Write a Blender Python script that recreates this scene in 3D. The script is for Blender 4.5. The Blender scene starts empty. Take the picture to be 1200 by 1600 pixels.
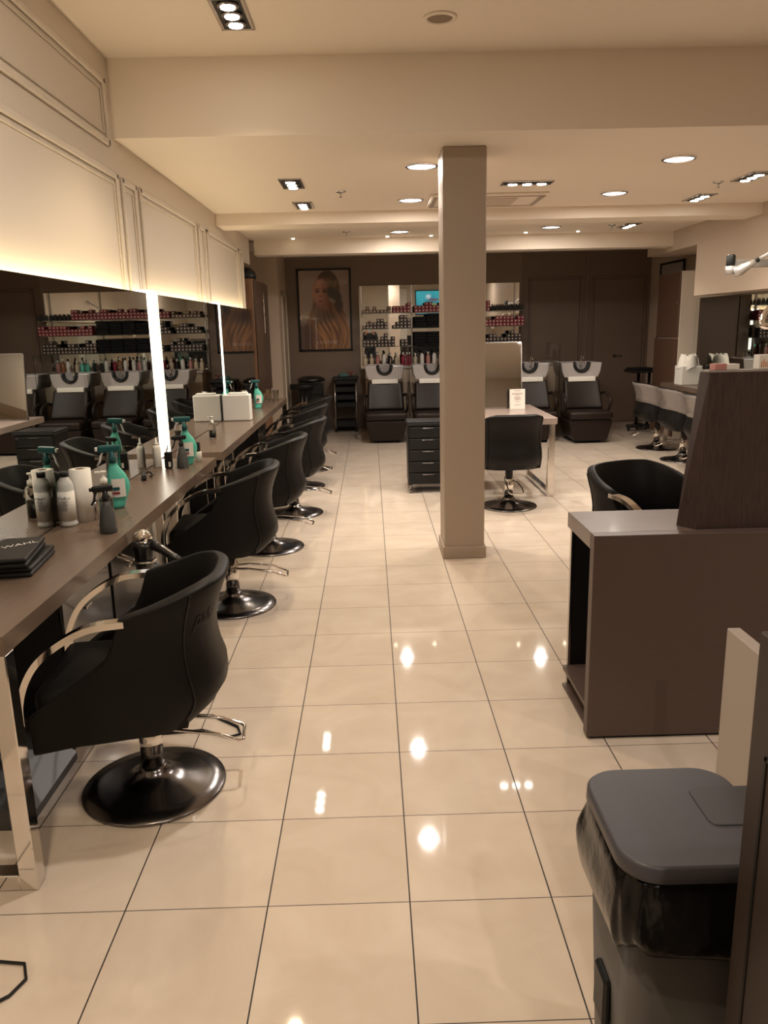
import bpy, bmesh, math, random
from mathutils import Vector, Matrix, Euler
random.seed(7)
PI = math.pi
C = bpy.context.scene.collection
SC = bpy.context.scene

# ---------------------------------------------------------------- materials
MATS = {}
def mat(name, col, rough=0.5, metal=0.0, emit=None, estr=0.0, coat=0.0, trans=0.0, ior=1.45,
        noise=0.0, nscale=8.0, nstretch=(1, 1, 1), bump=0.0, bscale=60.0, alpha=1.0, spec=0.5):
    if name in MATS: return MATS[name]
    m = bpy.data.materials.new(name); m.use_nodes = True
    nt = m.node_tree; b = nt.nodes['Principled BSDF']
    b.inputs['Base Color'].default_value = (*col, 1)
    b.inputs['Roughness'].default_value = rough
    b.inputs['Metallic'].default_value = metal
    b.inputs['IOR'].default_value = ior
    b.inputs['Specular IOR Level'].default_value = spec
    b.inputs['Coat Weight'].default_value = coat
    b.inputs['Coat Roughness'].default_value = 0.08
    b.inputs['Transmission Weight'].default_value = trans
    b.inputs['Alpha'].default_value = alpha
    if emit:
        b.inputs['Emission Color'].default_value = (*emit, 1)
        b.inputs['Emission Strength'].default_value = estr
    tc = None
    if noise or bump:
        tc = nt.nodes.new('ShaderNodeTexCoord')
        mp = nt.nodes.new('ShaderNodeMapping'); mp.inputs['Scale'].default_value = nstretch
        nt.links.new(tc.outputs['Object'], mp.inputs['Vector'])
    if noise:
        n = nt.nodes.new('ShaderNodeTexNoise'); n.inputs['Scale'].default_value = nscale; n.inputs['Detail'].default_value = 5
        nt.links.new(mp.outputs['Vector'], n.inputs['Vector'])
        r = nt.nodes.new('ShaderNodeMapRange')
        r.inputs['From Min'].default_value = .3; r.inputs['From Max'].default_value = .7
        r.inputs['To Min'].default_value = 1 - noise; r.inputs['To Max'].default_value = 1 + noise
        nt.links.new(n.outputs['Fac'], r.inputs['Value'])
        mx = nt.nodes.new('ShaderNodeVectorMath'); mx.operation = 'SCALE'
        mx.inputs[0].default_value = col
        nt.links.new(r.outputs['Result'], mx.inputs['Scale'])
        nt.links.new(mx.outputs['Vector'], b.inputs['Base Color'])
    if bump:
        n2 = nt.nodes.new('ShaderNodeTexNoise'); n2.inputs['Scale'].default_value = bscale; n2.inputs['Detail'].default_value = 4
        nt.links.new(mp.outputs['Vector'], n2.inputs['Vector'])
        bp = nt.nodes.new('ShaderNodeBump'); bp.inputs['Strength'].default_value = bump; bp.inputs['Distance'].default_value = .004
        nt.links.new(n2.outputs['Fac'], bp.inputs['Height']); nt.links.new(bp.outputs['Normal'], b.inputs['Normal'])
    MATS[name] = m
    return m

def emis(name, col, s):
    if name in MATS: return MATS[name]
    m = bpy.data.materials.new(name); m.use_nodes = True
    nt = m.node_tree; nt.nodes.clear()
    o = nt.nodes.new('ShaderNodeOutputMaterial'); e = nt.nodes.new('ShaderNodeEmission')
    e.inputs['Color'].default_value = (*col, 1); e.inputs['Strength'].default_value = s
    nt.links.new(e.outputs[0], o.inputs['Surface']); MATS[name] = m
    return m

WARM = (1.0, .80, .56)
cream = mat('cream_paint', (.65, .575, .475), .5, bump=.05, bscale=120)
ceilm = mat('ceiling_paint', (.77, .675, .565), .7, bump=.04, bscale=90)
beige = mat('beige_paint', (.52, .42, .325), .6, bump=.05, bscale=120)
taupe = mat('taupe_paint', (.36, .285, .22), .5, bump=.05, bscale=140)
umber = mat('brown_wall_paint', (.170, .118, .086), .45, bump=.05, bscale=140)
posterwall = mat('mocha_wall_paint', (.215, .155, .115), .55, bump=.05, bscale=140)
deskm = mat('desk_laminate', (.096, .064, .053), .40, noise=.04, nscale=14, nstretch=(1, 1, 8), bump=.03)
deskdark = mat('dark_wood_laminate', (.055, .034, .030), .35, noise=.25, nscale=22, nstretch=(8, 8, .6), bump=.04)
tablem = mat('table_laminate', (.150, .106, .078), .27, noise=.05, nscale=7, nstretch=(7, 1, 7), spec=.6)
table2m = mat('island_laminate', (.34, .265, .23), .3, noise=.08, nscale=9, coat=.2)
black = mat('black_leather', (.0075, .0065, .0062), .48, bump=.10, bscale=220, spec=.22)
wleather = mat('wash_leather', (.017, .0105, .008), .40, bump=.10, bscale=160, spec=.28)
chrome = mat('chrome', (.80, .77, .74), .07, 1.0)
brushed = mat('brushed_steel', (.55, .52, .50), .22, 1.0)
gunmetal = mat('dark_chrome', (.24, .23, .235), .2, 1.0)
blackpl = mat('black_plastic', (.010, .010, .0105), .42, spec=.35)
blackmet = mat('black_metal', (.010, .010, .010), .25, .0, coat=.5)
whitepl = mat('white_plastic', (.80, .78, .72), .4)
greyplas = mat('bin_body_plastic', (.125, .12, .12), .5, bump=.05, bscale=150)
lidm = mat('bin_lid_plastic', (.062, .060, .072), .42, bump=.05, bscale=180)
bagm = mat('bin_bag_film', (.006, .0055, .0055), .20, bump=1.0, bscale=9, spec=.4)
bowlm = mat('grey_ceramic', (.44, .41, .40), .25, coat=.5)
mirrorm = mat('mirror_glass', (.70, .72, .68), .012, 1.0)
mirror2m = mat('back_mirror_glass', (.80, .80, .78), .012, 1.0)
glass = mat('clear_acrylic', (.94, .97, .96), .03, trans=1.0, ior=1.12)
shelfglass = mat('shelf_glass', (.75, .86, .82), .05, trans=.85, ior=1.3)
filmm = mat('clear_film', (.30, .265, .245), .16, alpha=.62, bump=.9, bscale=16, spec=.8)
clearb = mat('clear_bottle', (.95, .97, .94), .04, trans=1.0, ior=1.08)
milky = mat('milky_liquid', (.66, .65, .58), .3)
tealm = mat('teal_bottle', (.10, .55, .42), .3, coat=.4)
tealdk = mat('dark_teal_trigger', (.008, .085, .085), .35)
greyb = mat('grey_translucent_bottle', (.11, .115, .115), .15, trans=.3)
papr = mat('white_paper', (.82, .79, .72), .8)
lampw = emis('lamp_diffuser', (1.0, .96, 1.0), 7)
spotw = emis('spot_bulb', (1.0, .93, .82), 30)
minib = emis('mini_bulb', (1.0, .85, .62), 25)
ledm = emis('led_panel', (1.0, .90, .74), 4.0)
ledtop = emis('led_strip', (1.0, .80, .50), 15.0)
woodm = mat('cabinet_wood', (.25, .135, .075), .4, noise=.2, nscale=16, nstretch=(6, 6, .6), bump=.04)
greyboard = mat('pale_grey_laminate', (.45, .39, .345), .5)
bagm.node_tree.nodes['Bump'].inputs['Distance'].default_value = .008
redm = mat('red_card', (.24, .012, .030), .45)
blkcard = mat('dark_card', (.030, .024, .022), .45)
brncard = mat('brown_card', (.13, .075, .045), .5)
dotm = mat('pale_print', (.62, .48, .40), .5)
towelm = mat('black_towel', (.010, .0095, .010), .95, bump=.8, bscale=260)

def floor_mat():
    m = bpy.data.materials.new('polished_tiles'); m.use_nodes = True
    nt = m.node_tree; N = nt.nodes; L = nt.links; b = N['Principled BSDF']
    tc = N.new('ShaderNodeTexCoord'); sp = N.new('ShaderNodeSeparateXYZ'); L.new(tc.outputs['Object'], sp.inputs[0])
    def M(op, a, c=None, clamp=False):
        n = N.new('ShaderNodeMath'); n.operation = op; n.use_clamp = clamp
        for k, v in enumerate((a, c)):
            if v is None: continue
            if hasattr(v, 'node'): L.new(v, n.inputs[k])
            else: n.inputs[k].default_value = v
        return n.outputs[0]
    T = .4
    xs = M('DIVIDE', M('ADD', sp.outputs['X'], .82197 * T + 40 * T), T)
    ys = M('DIVIDE', M('ADD', sp.outputs['Y'], -3.7363 * T + 40 * T), T)
    def line(v, w):
        f = M('FRACT', v); d = M('MINIMUM', f, M('SUBTRACT', 1.0, f))
        return M('SUBTRACT', 1.0, M('MULTIPLY', M('SUBTRACT', d, w * .55), 1 / (w * .45), True), True) if False else M('LESS_THAN', d, w)
    lx = line(xs, .0052); ly = line(ys, .0036)
    g = M('MAXIMUM', lx, ly)
    # per tile tone
    cx = M('FLOOR', xs); cy = M('FLOOR', ys)
    cb = N.new('ShaderNodeCombineXYZ'); L.new(cx, cb.inputs[0]); L.new(cy, cb.inputs[1])
    wn = N.new('ShaderNodeTexWhiteNoise'); wn.noise_dimensions = '3D'; L.new(cb.outputs[0], wn.inputs['Vector'])
    off = N.new('ShaderNodeVectorMath'); off.operation = 'MULTIPLY_ADD'
    L.new(wn.outputs['Color'], off.inputs[0]); off.inputs[1].default_value = (9, 9, 9); L.new(tc.outputs['Object'], off.inputs[2])
    n1 = N.new('ShaderNodeTexNoise'); n1.inputs['Scale'].default_value = 3.5; n1.inputs['Detail'].default_value = 6; n1.inputs['Distortion'].default_value = 1.2
    L.new(off.outputs[0], n1.inputs['Vector'])
    cr = N.new('ShaderNodeValToRGB'); L.new(n1.outputs['Fac'], cr.inputs[0])
    cr.color_ramp.elements[0].position = .3; cr.color_ramp.elements[0].color = (.635, .530, .432, 1)
    cr.color_ramp.elements[1].position = .72; cr.color_ramp.elements[1].color = (.715, .618, .518, 1)
    tone = M('ADD', M('MULTIPLY', wn.outputs['Value'], .05), .975)
    sc = N.new('ShaderNodeVectorMath'); sc.operation = 'SCALE'; L.new(cr.outputs[0], sc.inputs[0]); L.new(tone, sc.inputs['Scale'])
    mx = N.new('ShaderNodeMix'); mx.data_type = 'RGBA'; L.new(g, mx.inputs['Factor'])
    L.new(sc.outputs[0], mx.inputs['A']); mx.inputs['B'].default_value = (.028, .022, .02, 1)
    L.new(mx.outputs['Result'], b.inputs['Base Color'])
    L.new(M('ADD', M('MULTIPLY', g, .6), .045), b.inputs['Roughness'])
    n2 = N.new('ShaderNodeTexNoise'); n2.inputs['Scale'].default_value = 5; n2.inputs['Detail'].default_value = 2
    L.new(tc.outputs['Object'], n2.inputs['Vector'])
    bp = N.new('ShaderNodeBump'); bp.inputs['Strength'].default_value = .004; bp.inputs['Distance'].default_value = .01
    L.new(n2.outputs['Fac'], bp.inputs['Height']); L.new(bp.outputs['Normal'], b.inputs['Normal'])
    b.inputs['Specular IOR Level'].default_value = .55
    return m

# ---------------------------------------------------------------- mesh helpers
class MB:
    def __init__(s): s.bm = bmesh.new(); s.mi = 0
    def _done(s, verts):
        for f in {f for v in verts for f in v.link_faces}: f.material_index = s.mi
    def box(s, x0, x1, y0, y1, z0, z1, bev=0.0, seg=2, rot=None, org=None):
        r = bmesh.ops.create_cube(s.bm, size=1)
        vs = r['verts']
        bmesh.ops.scale(s.bm, vec=(x1 - x0, y1 - y0, z1 - z0), verts=vs)
        bmesh.ops.translate(s.bm, vec=((x0 + x1) / 2, (y0 + y1) / 2, (z0 + z1) / 2), verts=vs)
        if rot: bmesh.ops.rotate(s.bm, cent=org or ((x0 + x1) / 2, (y0 + y1) / 2, (z0 + z1) / 2), matrix=Euler(rot).to_matrix(), verts=vs)
        s._done(vs)
        if bev:
            es = list({e for v in vs for e in v.link_edges})
            r = bmesh.ops.bevel(s.bm, geom=es, offset=bev, segments=seg, affect='EDGES', profile=.5, clamp_overlap=True)
            for f in r['faces']: f.material_index = s.mi
        return s
    def lathe(s, prof, c=(0, 0, 0), n=24, sx=1, sy=1, M=None):
        rings = []
        for r, z in prof:
            ring = []
            for k in range(n):
                a = 2 * PI * k / n
                p = Vector((r * math.cos(a) * sx, r * math.sin(a) * sy, z))
                if M: p = M @ p
                ring.append(s.bm.verts.new(p + Vector(c)))
            rings.append(ring)
        fs = []
        for a, b in zip(rings, rings[1:]):
            for k in range(n):
                fs.append(s.bm.faces.new((a[k], a[(k + 1) % n], b[(k + 1) % n], b[k])))
        fs.append(s.bm.faces.new(list(reversed(rings[0])))); fs.append(s.bm.faces.new(rings[-1]))
        for f in fs: f.material_index = s.mi; f.smooth = True
        fs[-1].smooth = fs[-2].smooth = False
        return s
    def cyl(s, p0, p1, r, n=16, r1=None):
        p0 = Vector(p0); p1 = Vector(p1); d = p1 - p0; L = d.length
        M = d.to_track_quat('Z', 'Y').to_matrix()
        return s.lathe([(r, 0), (r1 if r1 is not None else r, L)], p0, n, M=M)
    def tube(s, pts, r, n=10, closed=False, flat=None, up=(0, 0, 1)):
        """sweep a round (or flat rectangle w,h) section along pts"""
        pts = [Vector(p) for p in pts]; m = len(pts); rings = []
        prev = None
        for i, p in enumerate(pts):
            if closed: t = pts[(i + 1) % m] - pts[i - 1]
            else: t = pts[min(i + 1, m - 1)] - pts[max(i - 1, 0)]
            t.normalize()
            if flat: side = t.cross(Vector(up)).normalized(); nn = side.cross(t).normalized()
            else:
                if prev is None:
                    a = Vector((0, 0, 1)) if abs(t.z) < .9 else Vector((1, 0, 0))
                    nn = (a - t * a.dot(t)).normalized()
                else: nn = (prev - t * prev.dot(t)).normalized()
                prev = nn; side = t.cross(nn)
            if flat:
                w, h = flat; q = [(-w, -h), (w, -h), (w, h), (-w, h)]
                ring = [s.bm.verts.new(p + side * a + nn * b) for a, b in q]
            else:
                rr = r[i] if isinstance(r, (list, tuple)) else r
                ring = [s.bm.verts.new(p + (nn * math.cos(2 * PI * k / n) + side * math.sin(2 * PI * k / n)) * rr) for k in range(n)]
            rings.append(ring)
        k2 = len(rings[0]); fs = []
        prs = list(zip(rings, rings[1:])) + ([(rings[-1], rings[0])] if closed else [])
        for a, b in prs:
            for k in range(k2): fs.append(s.bm.faces.new((a[k], a[(k + 1) % k2], b[(k + 1) % k2], b[k])))
        if not closed:
            fs.append(s.bm.faces.new(list(reversed(rings[0])))); fs.append(s.bm.faces.new(rings[-1]))
        for f in fs: f.material_index = s.mi; f.smooth = not flat
        return s
    def prism(s, poly, axis, a, b):
        """extrude a 2D polygon along axis between a and b"""
        def P(u, v, w):
            return {'x': (w, u, v), 'y': (u, w, v), 'z': (u, v, w)}[axis]
        A = [s.bm.verts.new(P(u, v, a)) for u, v in poly]; B = [s.bm.verts.new(P(u, v, b)) for u, v in poly]
        n = len(poly); fs = [s.bm.faces.new(A), s.bm.faces.new(list(reversed(B)))]
        for k in range(n): fs.append(s.bm.faces.new((A[k], B[k], B[(k + 1) % n], A[(k + 1) % n])))
        for f in fs: f.material_index = s.mi
        return s
    def grid(s, rows, smooth=True):
        V = [[s.bm.verts.new(p) for p in r] for r in rows]
        for a, b in zip(V, V[1:]):
            for k in range(len(a) - 1):
                f = s.bm.faces.new((a[k], a[k + 1], b[k + 1], b[k])); f.smooth = smooth; f.material_index = s.mi
        return s
    def build(s, name, mats, parent=None, loc=None, smooth=None):
        bmesh.ops.recalc_face_normals(s.bm, faces=s.bm.faces)
        me = bpy.data.meshes.new(name); s.bm.to_mesh(me); s.bm.free()
        for m in (mats if isinstance(mats, (list, tuple)) else [mats]): me.materials.append(m)
        if smooth is not None:
            for p in me.polygons: p.use_smooth = smooth
        o = bpy.data.objects.new(name, me); C.objects.link(o)
        if parent: o.parent = parent
        if loc: o.location = loc
        return o

def tag(o, label, cat, group=None, kind=None):
    if label: o['label'] = label
    if cat: o['category'] = cat
    if group: o['group'] = group
    if kind: o['kind'] = kind
    return o
def thing(name, label, cat, loc=(0, 0, 0), rz=0, group=None, kind=None):
    o = bpy.data.objects.new(name, None); C.objects.link(o); o.empty_display_size = .1
    o.location = loc; o.rotation_euler = (0, 0, rz)
    return tag(o, label, cat, group, kind)
def kids(o): return [c for c in bpy.data.objects if c.parent == o]
def dup(root, loc, rz=0, label=None, group=None):
    r = root.copy(); C.objects.link(r); r.location = loc; r.rotation_euler = (0, 0, rz)
    if label: r['label'] = label
    if group: r['group'] = group
    for ch in kids(root):
        c = ch.copy(); C.objects.link(c); c.parent = r
        for g in kids(ch):
            d = g.copy(); C.objects.link(d); d.parent = c
    return r
def struct(name, o, label=None):
    o['kind'] = 'structure'
    if label: o['label'] = label
    return o
def mod_sub(o, n=1):
    m = o.modifiers.new('sub', 'SUBSURF'); m.levels = n; m.render_levels = n
def text(name, s, size, mtl, parent, loc, rot, ext=.0008, shear=0.0, align='CENTER'):
    cu = bpy.data.curves.new(name, 'FONT'); cu.body = s; cu.size = size; cu.extrude = ext; cu.shear = shear; cu.align_x = align
    t = bpy.data.objects.new(name + '_tmp', cu); C.objects.link(t)
    dg = bpy.context.evaluated_depsgraph_get()
    me = bpy.data.meshes.new_from_object(t.evaluated_get(dg)); bpy.data.objects.remove(t)
    me.materials.clear(); me.materials.append(mtl)
    o = bpy.data.objects.new(name, me); C.objects.link(o); o.location = loc; o.rotation_euler = rot
    if parent: o.parent = parent
    return o

# ---------------------------------------------------------------- camera
cam = bpy.data.cameras.new('camera'); co = bpy.data.objects.new('camera', cam); C.objects.link(co)
CR = Vector((0.99957978, -0.01792167, -0.02278327)); CU = Vector((0.02627872, 0.22851073, 0.97318666)); CF = Vector((0.01223491, 0.97337642, -0.22888566))
mw = Matrix.Identity(4)
for r in range(3):
    mw[r][0] = CR[r]; mw[r][1] = CU[r]; mw[r][2] = -CF[r]
mw[0][3], mw[1][3], mw[2][3] = 0, 0, 1.5759
co.matrix_world = mw
cam.sensor_fit = 'VERTICAL'; cam.sensor_height = 24; cam.lens = 1222.5 / 1600 * 24; cam.clip_start = .05
SC.camera = co

# ---------------------------------------------------------------- room shell
XW, XR, YB, YF = -1.44, 4.43, 12.70, -3.5
o = MB().box(-1.95, 4.6, YF - .1, 12.95, -.1, 0).build('floor', floor_mat()); struct('floor', o)
m = MB(); m.box(-1.95, 4.6, YF - .1, 4.87, 3.08, 3.22); m.box(-1.95, 4.6, 4.87, 12.95, 2.665, 3.08)
struct('', m.build('ceiling', ceilm))
struct('', MB().box(-1.6, XW, YF, 9.45, 0, 3.08).build('wall_left', cream))
struct('', MB().box(-1.95, XW, 9.45, 10.02, 2.36, 2.665).build('wall_left_lintel', cream))
struct('', MB().box(-1.95, -1.83, 9.45, 11.6, 0, 2.665).build('wall_left_recess', beige))
m = MB(); m.box(-1.95, -1.29, 11.6, 12.95, 0, 2.665)
struct('', m.build('wall_left_pier', beige))
m = MB(); m.box(-1.29, -.157, YB, 12.95, 0, 2.665)
struct('', m.build('wall_back', posterwall))
m = MB(); m.box(-.157, 2.40, YB, 12.95, 0, 2.665)
struct('', m.build('wall_back_middle', posterwall))
m = MB(); m.box(2.40, 4.6, YB, 12.95, 0, 2.665)
struct('', m.build('wall_back_right', umber))
m = MB(); m.box(XR, 4.6, YF, YB, 0, 3.08)
struct('', m.build('wall_right', beige))
struct('', MB().box(3.8, XR, YF, 9.42, 1.86, 3.08).build('wall_right_upper', beige))
struct('', MB().box(3.8, XR, 9.42, 11.08, 2.43, 2.665).build('wall_right_bulkhead', beige))
m = MB(); m.box(-1.6, 4.6, YF - .1, YF, 0, 3.08)
struct('', m.build('wall_front', cream))
# beams
m = MB(); m.box(XW, 3.8, 7.90, 8.27, 2.557, 2.665)
struct('', m.build('trim_1', ceilm))
m = MB(); m.box(-1.40, 3.8, 10.17, 10.45, 2.487, 2.665)
struct('', m.build('trim_2', ceilm))
# pillar
t = thing('pillar', 'square taupe pillar standing between the aisle and the island table', 'pillar', (0, 0, 0), kind='structure')
MB().box(.482, .758, 5.235, 5.56, 0, 2.665, .006, 1).build('shaft', taupe, t)
MB().box(.470, .770, 5.223, 5.572, 0, .085, .004, 1).build('baseboard', taupe, t)
# left wall panel mouldings
def frame_trim(m, y0, y1, z0, z1, w=.035, d=.018):
    for (a, b, c, e) in ((y0, y1, z1 - w, z1), (y0, y1, z0, z0 + (w if z0 > 2 else 0)), (y0, y0 + w, z0, z1), (y1 - w, y1, z0, z1)):
        if e > c: m.box(XW, XW + d, a, b, c, e, .006, 2)
    g = .055
    zz = z0 + g if z0 > 2 else z0
    for (a, b, c, e) in ((y0 + g, y1 - g, z1 - g - .012, z1 - g), (y0 + g, y1 - g, zz, zz + (.012 if z0 > 2 else 0)), (y0 + g, y0 + g + .012, zz, z1 - g), (y1 - g - .012, y1 - g, zz, z1 - g)):
        if e > c: m.box(XW, XW + .009, a, b, c, e, .003, 1)
k = 1
for nm, args in enumerate([(2.3, 4.86, 1.80, 2.475), (4.93, 5.22, 1.80, 2.47), (5.30, 6.93, 1.80, 2.475), (7.03, 7.30, 1.80, 2.47), (7.40, 9.04, 1.80, 2.47), (9.12, 9.40, 1.80, 2.47), (2.3, 4.77, 2.60, 2.95), (-.5, 2.2, 1.80, 2.475), (-.5, 2.2, 2.60, 2.95)]):
    m = MB(); frame_trim(m, *args); struct('', m.build('trim_%d' % (nm + 3), cream))
# baseboards / door casing on the pier
m = MB(); m.box(-1.29, -1.272, 11.95, 12.03, 0, 2.15, .004, 1); m.box(-1.29, -1.272, 12.52, 12.6, 0, 2.15, .004, 1); m.box(-1.29, -1.272, 11.95, 12.6, 2.07, 2.15, .004, 1)
struct('', m.build('trim_12', cream))
m = MB(); m.box(-1.82, -1.29, 11.588, 11.6, 0, .1); struct('', m.build('baseboard_left', beige))
# doors in the dark back wall
def door(name, x0, x1, ztop, hx=None):
    t = thing(name, None, None, (0, 0, 0), kind='structure')
    MB().box(x0, x1, YB - .012, YB - .002, .012, ztop, .003, 1).build('door_leaf', umber, t)
    f = MB()
    f.box(x0 - .035, x0 - .008, YB - .03, YB, 0, ztop + .035, .004, 1); f.box(x1 + .008, x1 + .035, YB - .03, YB, 0, ztop + .035, .004, 1); f.box(x0 - .035, x1 + .035, YB - .03, YB, ztop + .008, ztop + .035, .004, 1)
    f.build('door_casing', umber, t)
    if hx:
        h = MB(); h.lathe([(.026, 0), (.026, .012)], (hx, YB - .014, 1.06), 16, M=Euler((PI / 2, 0, 0)).to_matrix())
        h.build('lock_plate', gunmetal, t)
        MB().tube([(hx, YB - .05, 1.06), (hx + .11, YB - .05, 1.06)], .009).cyl((hx, YB - .012, 1.06), (hx, YB - .05, 1.06), .009).build('door_handle', gunmetal, t)
    return t
door('door_1', 2.55, 3.31, 2.25)
door('door_2', 3.55, 4.33, 2.25, 3.90)
m = MB(); m.box(3.40, 3.46, YB - .02, YB, 0, 2.665, .005, 1); struct('', m.build('trim_13', umber))

# ---------------------------------------------------------------- lamps
def area(name, loc, size, power, col=(1, .82, .62), rot=(0, 0, 0), shape='DISK', sy=None, spread=PI):
    l = bpy.data.lights.new(name, 'AREA'); l.shape = shape; l.size = size
    if sy: l.size_y = sy
    l.energy = power; l.color = col; l.spread = spread
    o = bpy.data.objects.new(name, l); C.objects.link(o); o.location = loc; o.rotation_euler = rot
    return o
def spot(loc, power, col=(1, .86, .68), ang=1.5, rot=(0, 0, 0), blend=.9):
    l = bpy.data.lights.new('spot_light', 'SPOT'); l.energy = power; l.color = col; l.spot_size = ang; l.spot_blend = blend; l.shadow_soft_size = .03
    o = bpy.data.objects.new('spot_light', l); C.objects.link(o); o.location = loc; o.rotation_euler = rot
    return o
LP = 21
first = None
dl = [(.39, 5.83, 2.665, 'in front of the pillar, nearest of its row'), (.39, 7.30, 2.665, 'left of the pillar, middle of its row'),
      (.38, 9.60, 2.665, 'left of the pillar, farthest of its row beyond the low beam'), (2.16, 5.76, 2.665, 'at upper right, nearest of the right-hand row'),
      (2.14, 7.16, 2.665, 'right of the pillar, middle of the right-hand row'), (2.12, 9.48, 2.665, 'right of the pillar, farthest of the right-hand row'),
      (-.10, 2.7, 3.08, 'in the high ceiling before the first beam'), (1.0, -.9, 3.08, 'in the high ceiling behind the viewpoint'), (3.0, .6, 3.08, 'in the high ceiling over the reception desk')]
for (x, y, z, where) in dl:
    if first is None:
        t = thing('round_downlight', '', 'ceiling light', (x, y, z), group='round downlights')
        m = MB(); m.lathe([(.118, 0), (.118, -.006), (.104, -.012), (.098, -.004), (.098, 0)], n=40); m.build('trim_ring', chrome, t)
        MB().lathe([(.097, -.002), (.097, -.005)], n=40).build('diffuser', lampw, t)
        first = t
    else: t = dup(first, (x, y, z))
    t['label'] = 'round bright white downlight ' + where
    area('downlight_glow', (x, y, z - .012), .085, LP * (1.0 if z < 3 else 1.2), (1, .90, .80))
first = None
trio = [(-.63, 4.27, 3.08, 0, 'in the high ceiling, nearest the viewpoint'), (-.565, 6.40, 2.665, 0, 'above the styling chairs on the left, nearer one'),
        (-.565, 7.48, 2.665, 0, 'above the styling chairs on the left, just before the low beam'), (1.27, 6.57, 2.665, PI / 2, 'set crosswise just right of the pillar'),
        (3.02, 6.50, 2.665, 0, 'at the far right edge of the ceiling'), (3.02, 7.50, 2.665, 0, 'at right just before the low beam'),
        (3.02, 9.48, 2.665, 0, 'at right beyond the low beam'), (-.63, .7, 3.08, 0, 'in the high ceiling behind the viewpoint on the left')]
for (x, y, z, rz, where) in trio:
    if first is None:
        t = thing('triple_spotlight', '', 'ceiling light', (x, y, z), rz, group='recessed triple spotlights')
        m = MB()
        for (a, b, c, d) in ((-.085, -.067, -.20, .20), (.067, .085, -.20, .20), (-.085, .085, -.20, -.182), (-.085, .085, .182, .20)): m.box(a, b, c, d, -.008, 0, .002, 1)
        m.build('frame', brushed, t)
        MB().box(-.067, .067, -.182, .182, -.002, -.0005).build('recess', blackpl, t)
        for q in (-.115, 0, .115):
            r = MB().lathe([(.052, -.001), (.052, -.012), (.043, -.016), (.040, -.006)], (0, q, 0), 20).build('lamp_ring', gunmetal, t)
            MB().lathe([(.036, -.013), (.034, -.018)], (0, q, 0), 20).build('bulb', spotw, r)
        first = t
    else: t = dup(first, (x, y, z), rz)
    t['label'] = 'recessed triple spotlight ' + where
    for q in (-.115, .115):
        dx, dy = (0, q) if rz == 0 else (-q, 0)
        spot((x + dx, y + dy, z - .03), 36 if z < 3 else 50, rot=(0, 0, 0), ang=2.0, col=(1, .86, .68) if z < 3 else (1, .80, .54))
first = None
for (x, y, where) in [(-.90, 10.02, 'leftmost'), (.246, 10.02, 'second from left'), (.778, 10.02, 'nearest the pillar on its left'), (1.913, 9.92, 'right of the pillar'), (2.544, 9.92, 'rightmost')]:
    if first is None:
        t = thing('mini_spotlight', '', 'ceiling light', (x, y, 2.665), group='mini spotlights before the far beam')
        MB().lathe([(.032, 0), (.032, -.005), (.022, -.008)], n=16).build('trim_ring', chrome, t)
        MB().lathe([(.020, -.007), (.017, -.014)], n=14).build('bulb', minib, t); first = t
    else: t = dup(first, (x, y, 2.665))
    t['label'] = 'tiny ceiling spotlight before the far beam, ' + where
    spot((x, y, 2.64), 8, ang=1.4)
first = None
for (x, y, where) in [(-.207, 6.79, 'left of the pillar before the low beam'), (-.24, 9.50, 'left of the pillar beyond the low beam'), (2.853, 6.72, 'at right before the low beam'), (2.80, 9.40, 'at right beyond the low beam')]:
    if first is None:
        t = thing('hanging_sprinkler', '', 'sprinkler', (x, y, 2.665), group='ceiling sprinklers')
        MB().lathe([(.045, .003), (.045, 0), (.043, -.006), (.018, -.014)], n=20).build('rosette', brushed, t)
        MB().cyl((0, 0, -.012), (0, 0, -.043), .006, 8).lathe([(.002, -.041), (.016, -.043), (.016, -.046)], n=12).build('nozzle', brushed, t); first = t
    else: t = dup(first, (x, y, 2.665))
    t['label'] = 'small metal ceiling sprinkler ' + where
t = thing('ceiling_speaker', 'small round ceiling speaker with grey grille and pale ring', 'speaker', (.392, 4.36, 3.08))
MB().lathe([(.085, 0), (.083, -.008), (.066, -.012), (.064, -.004)], n=32).build('trim_ring', ceilm, t)
MB().lathe([(.065, -.003), (.060, -.008)], n=32).build('grille', mat('speaker_grille', (.27, .20, .14), .8, bump=.6, bscale=500), t)
t = thing('air_vent', 'flat pale air conditioning cassette in the ceiling behind the pillar', 'air vent', (1.05, 7.35, 2.665))
m = MB(); m.box(-.50, .50, -.33, .33, -.022, 0, .006, 1); m.build('frame', ceilm, t)
MB().box(-.26, .26, -.19, .19, -.030, -.021, .004, 1).build('grille', beige, t)
m = MB()
for a, b, c, d in ((-.48, .48, -.29, -.255), (-.48, .48, .255, .29), (-.48, -.44, -.24, .24), (.44, .48, -.24, .24)): m.box(a, b, c, d, -.026, -.021)
m.build('louvre', taupe, t)

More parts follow.
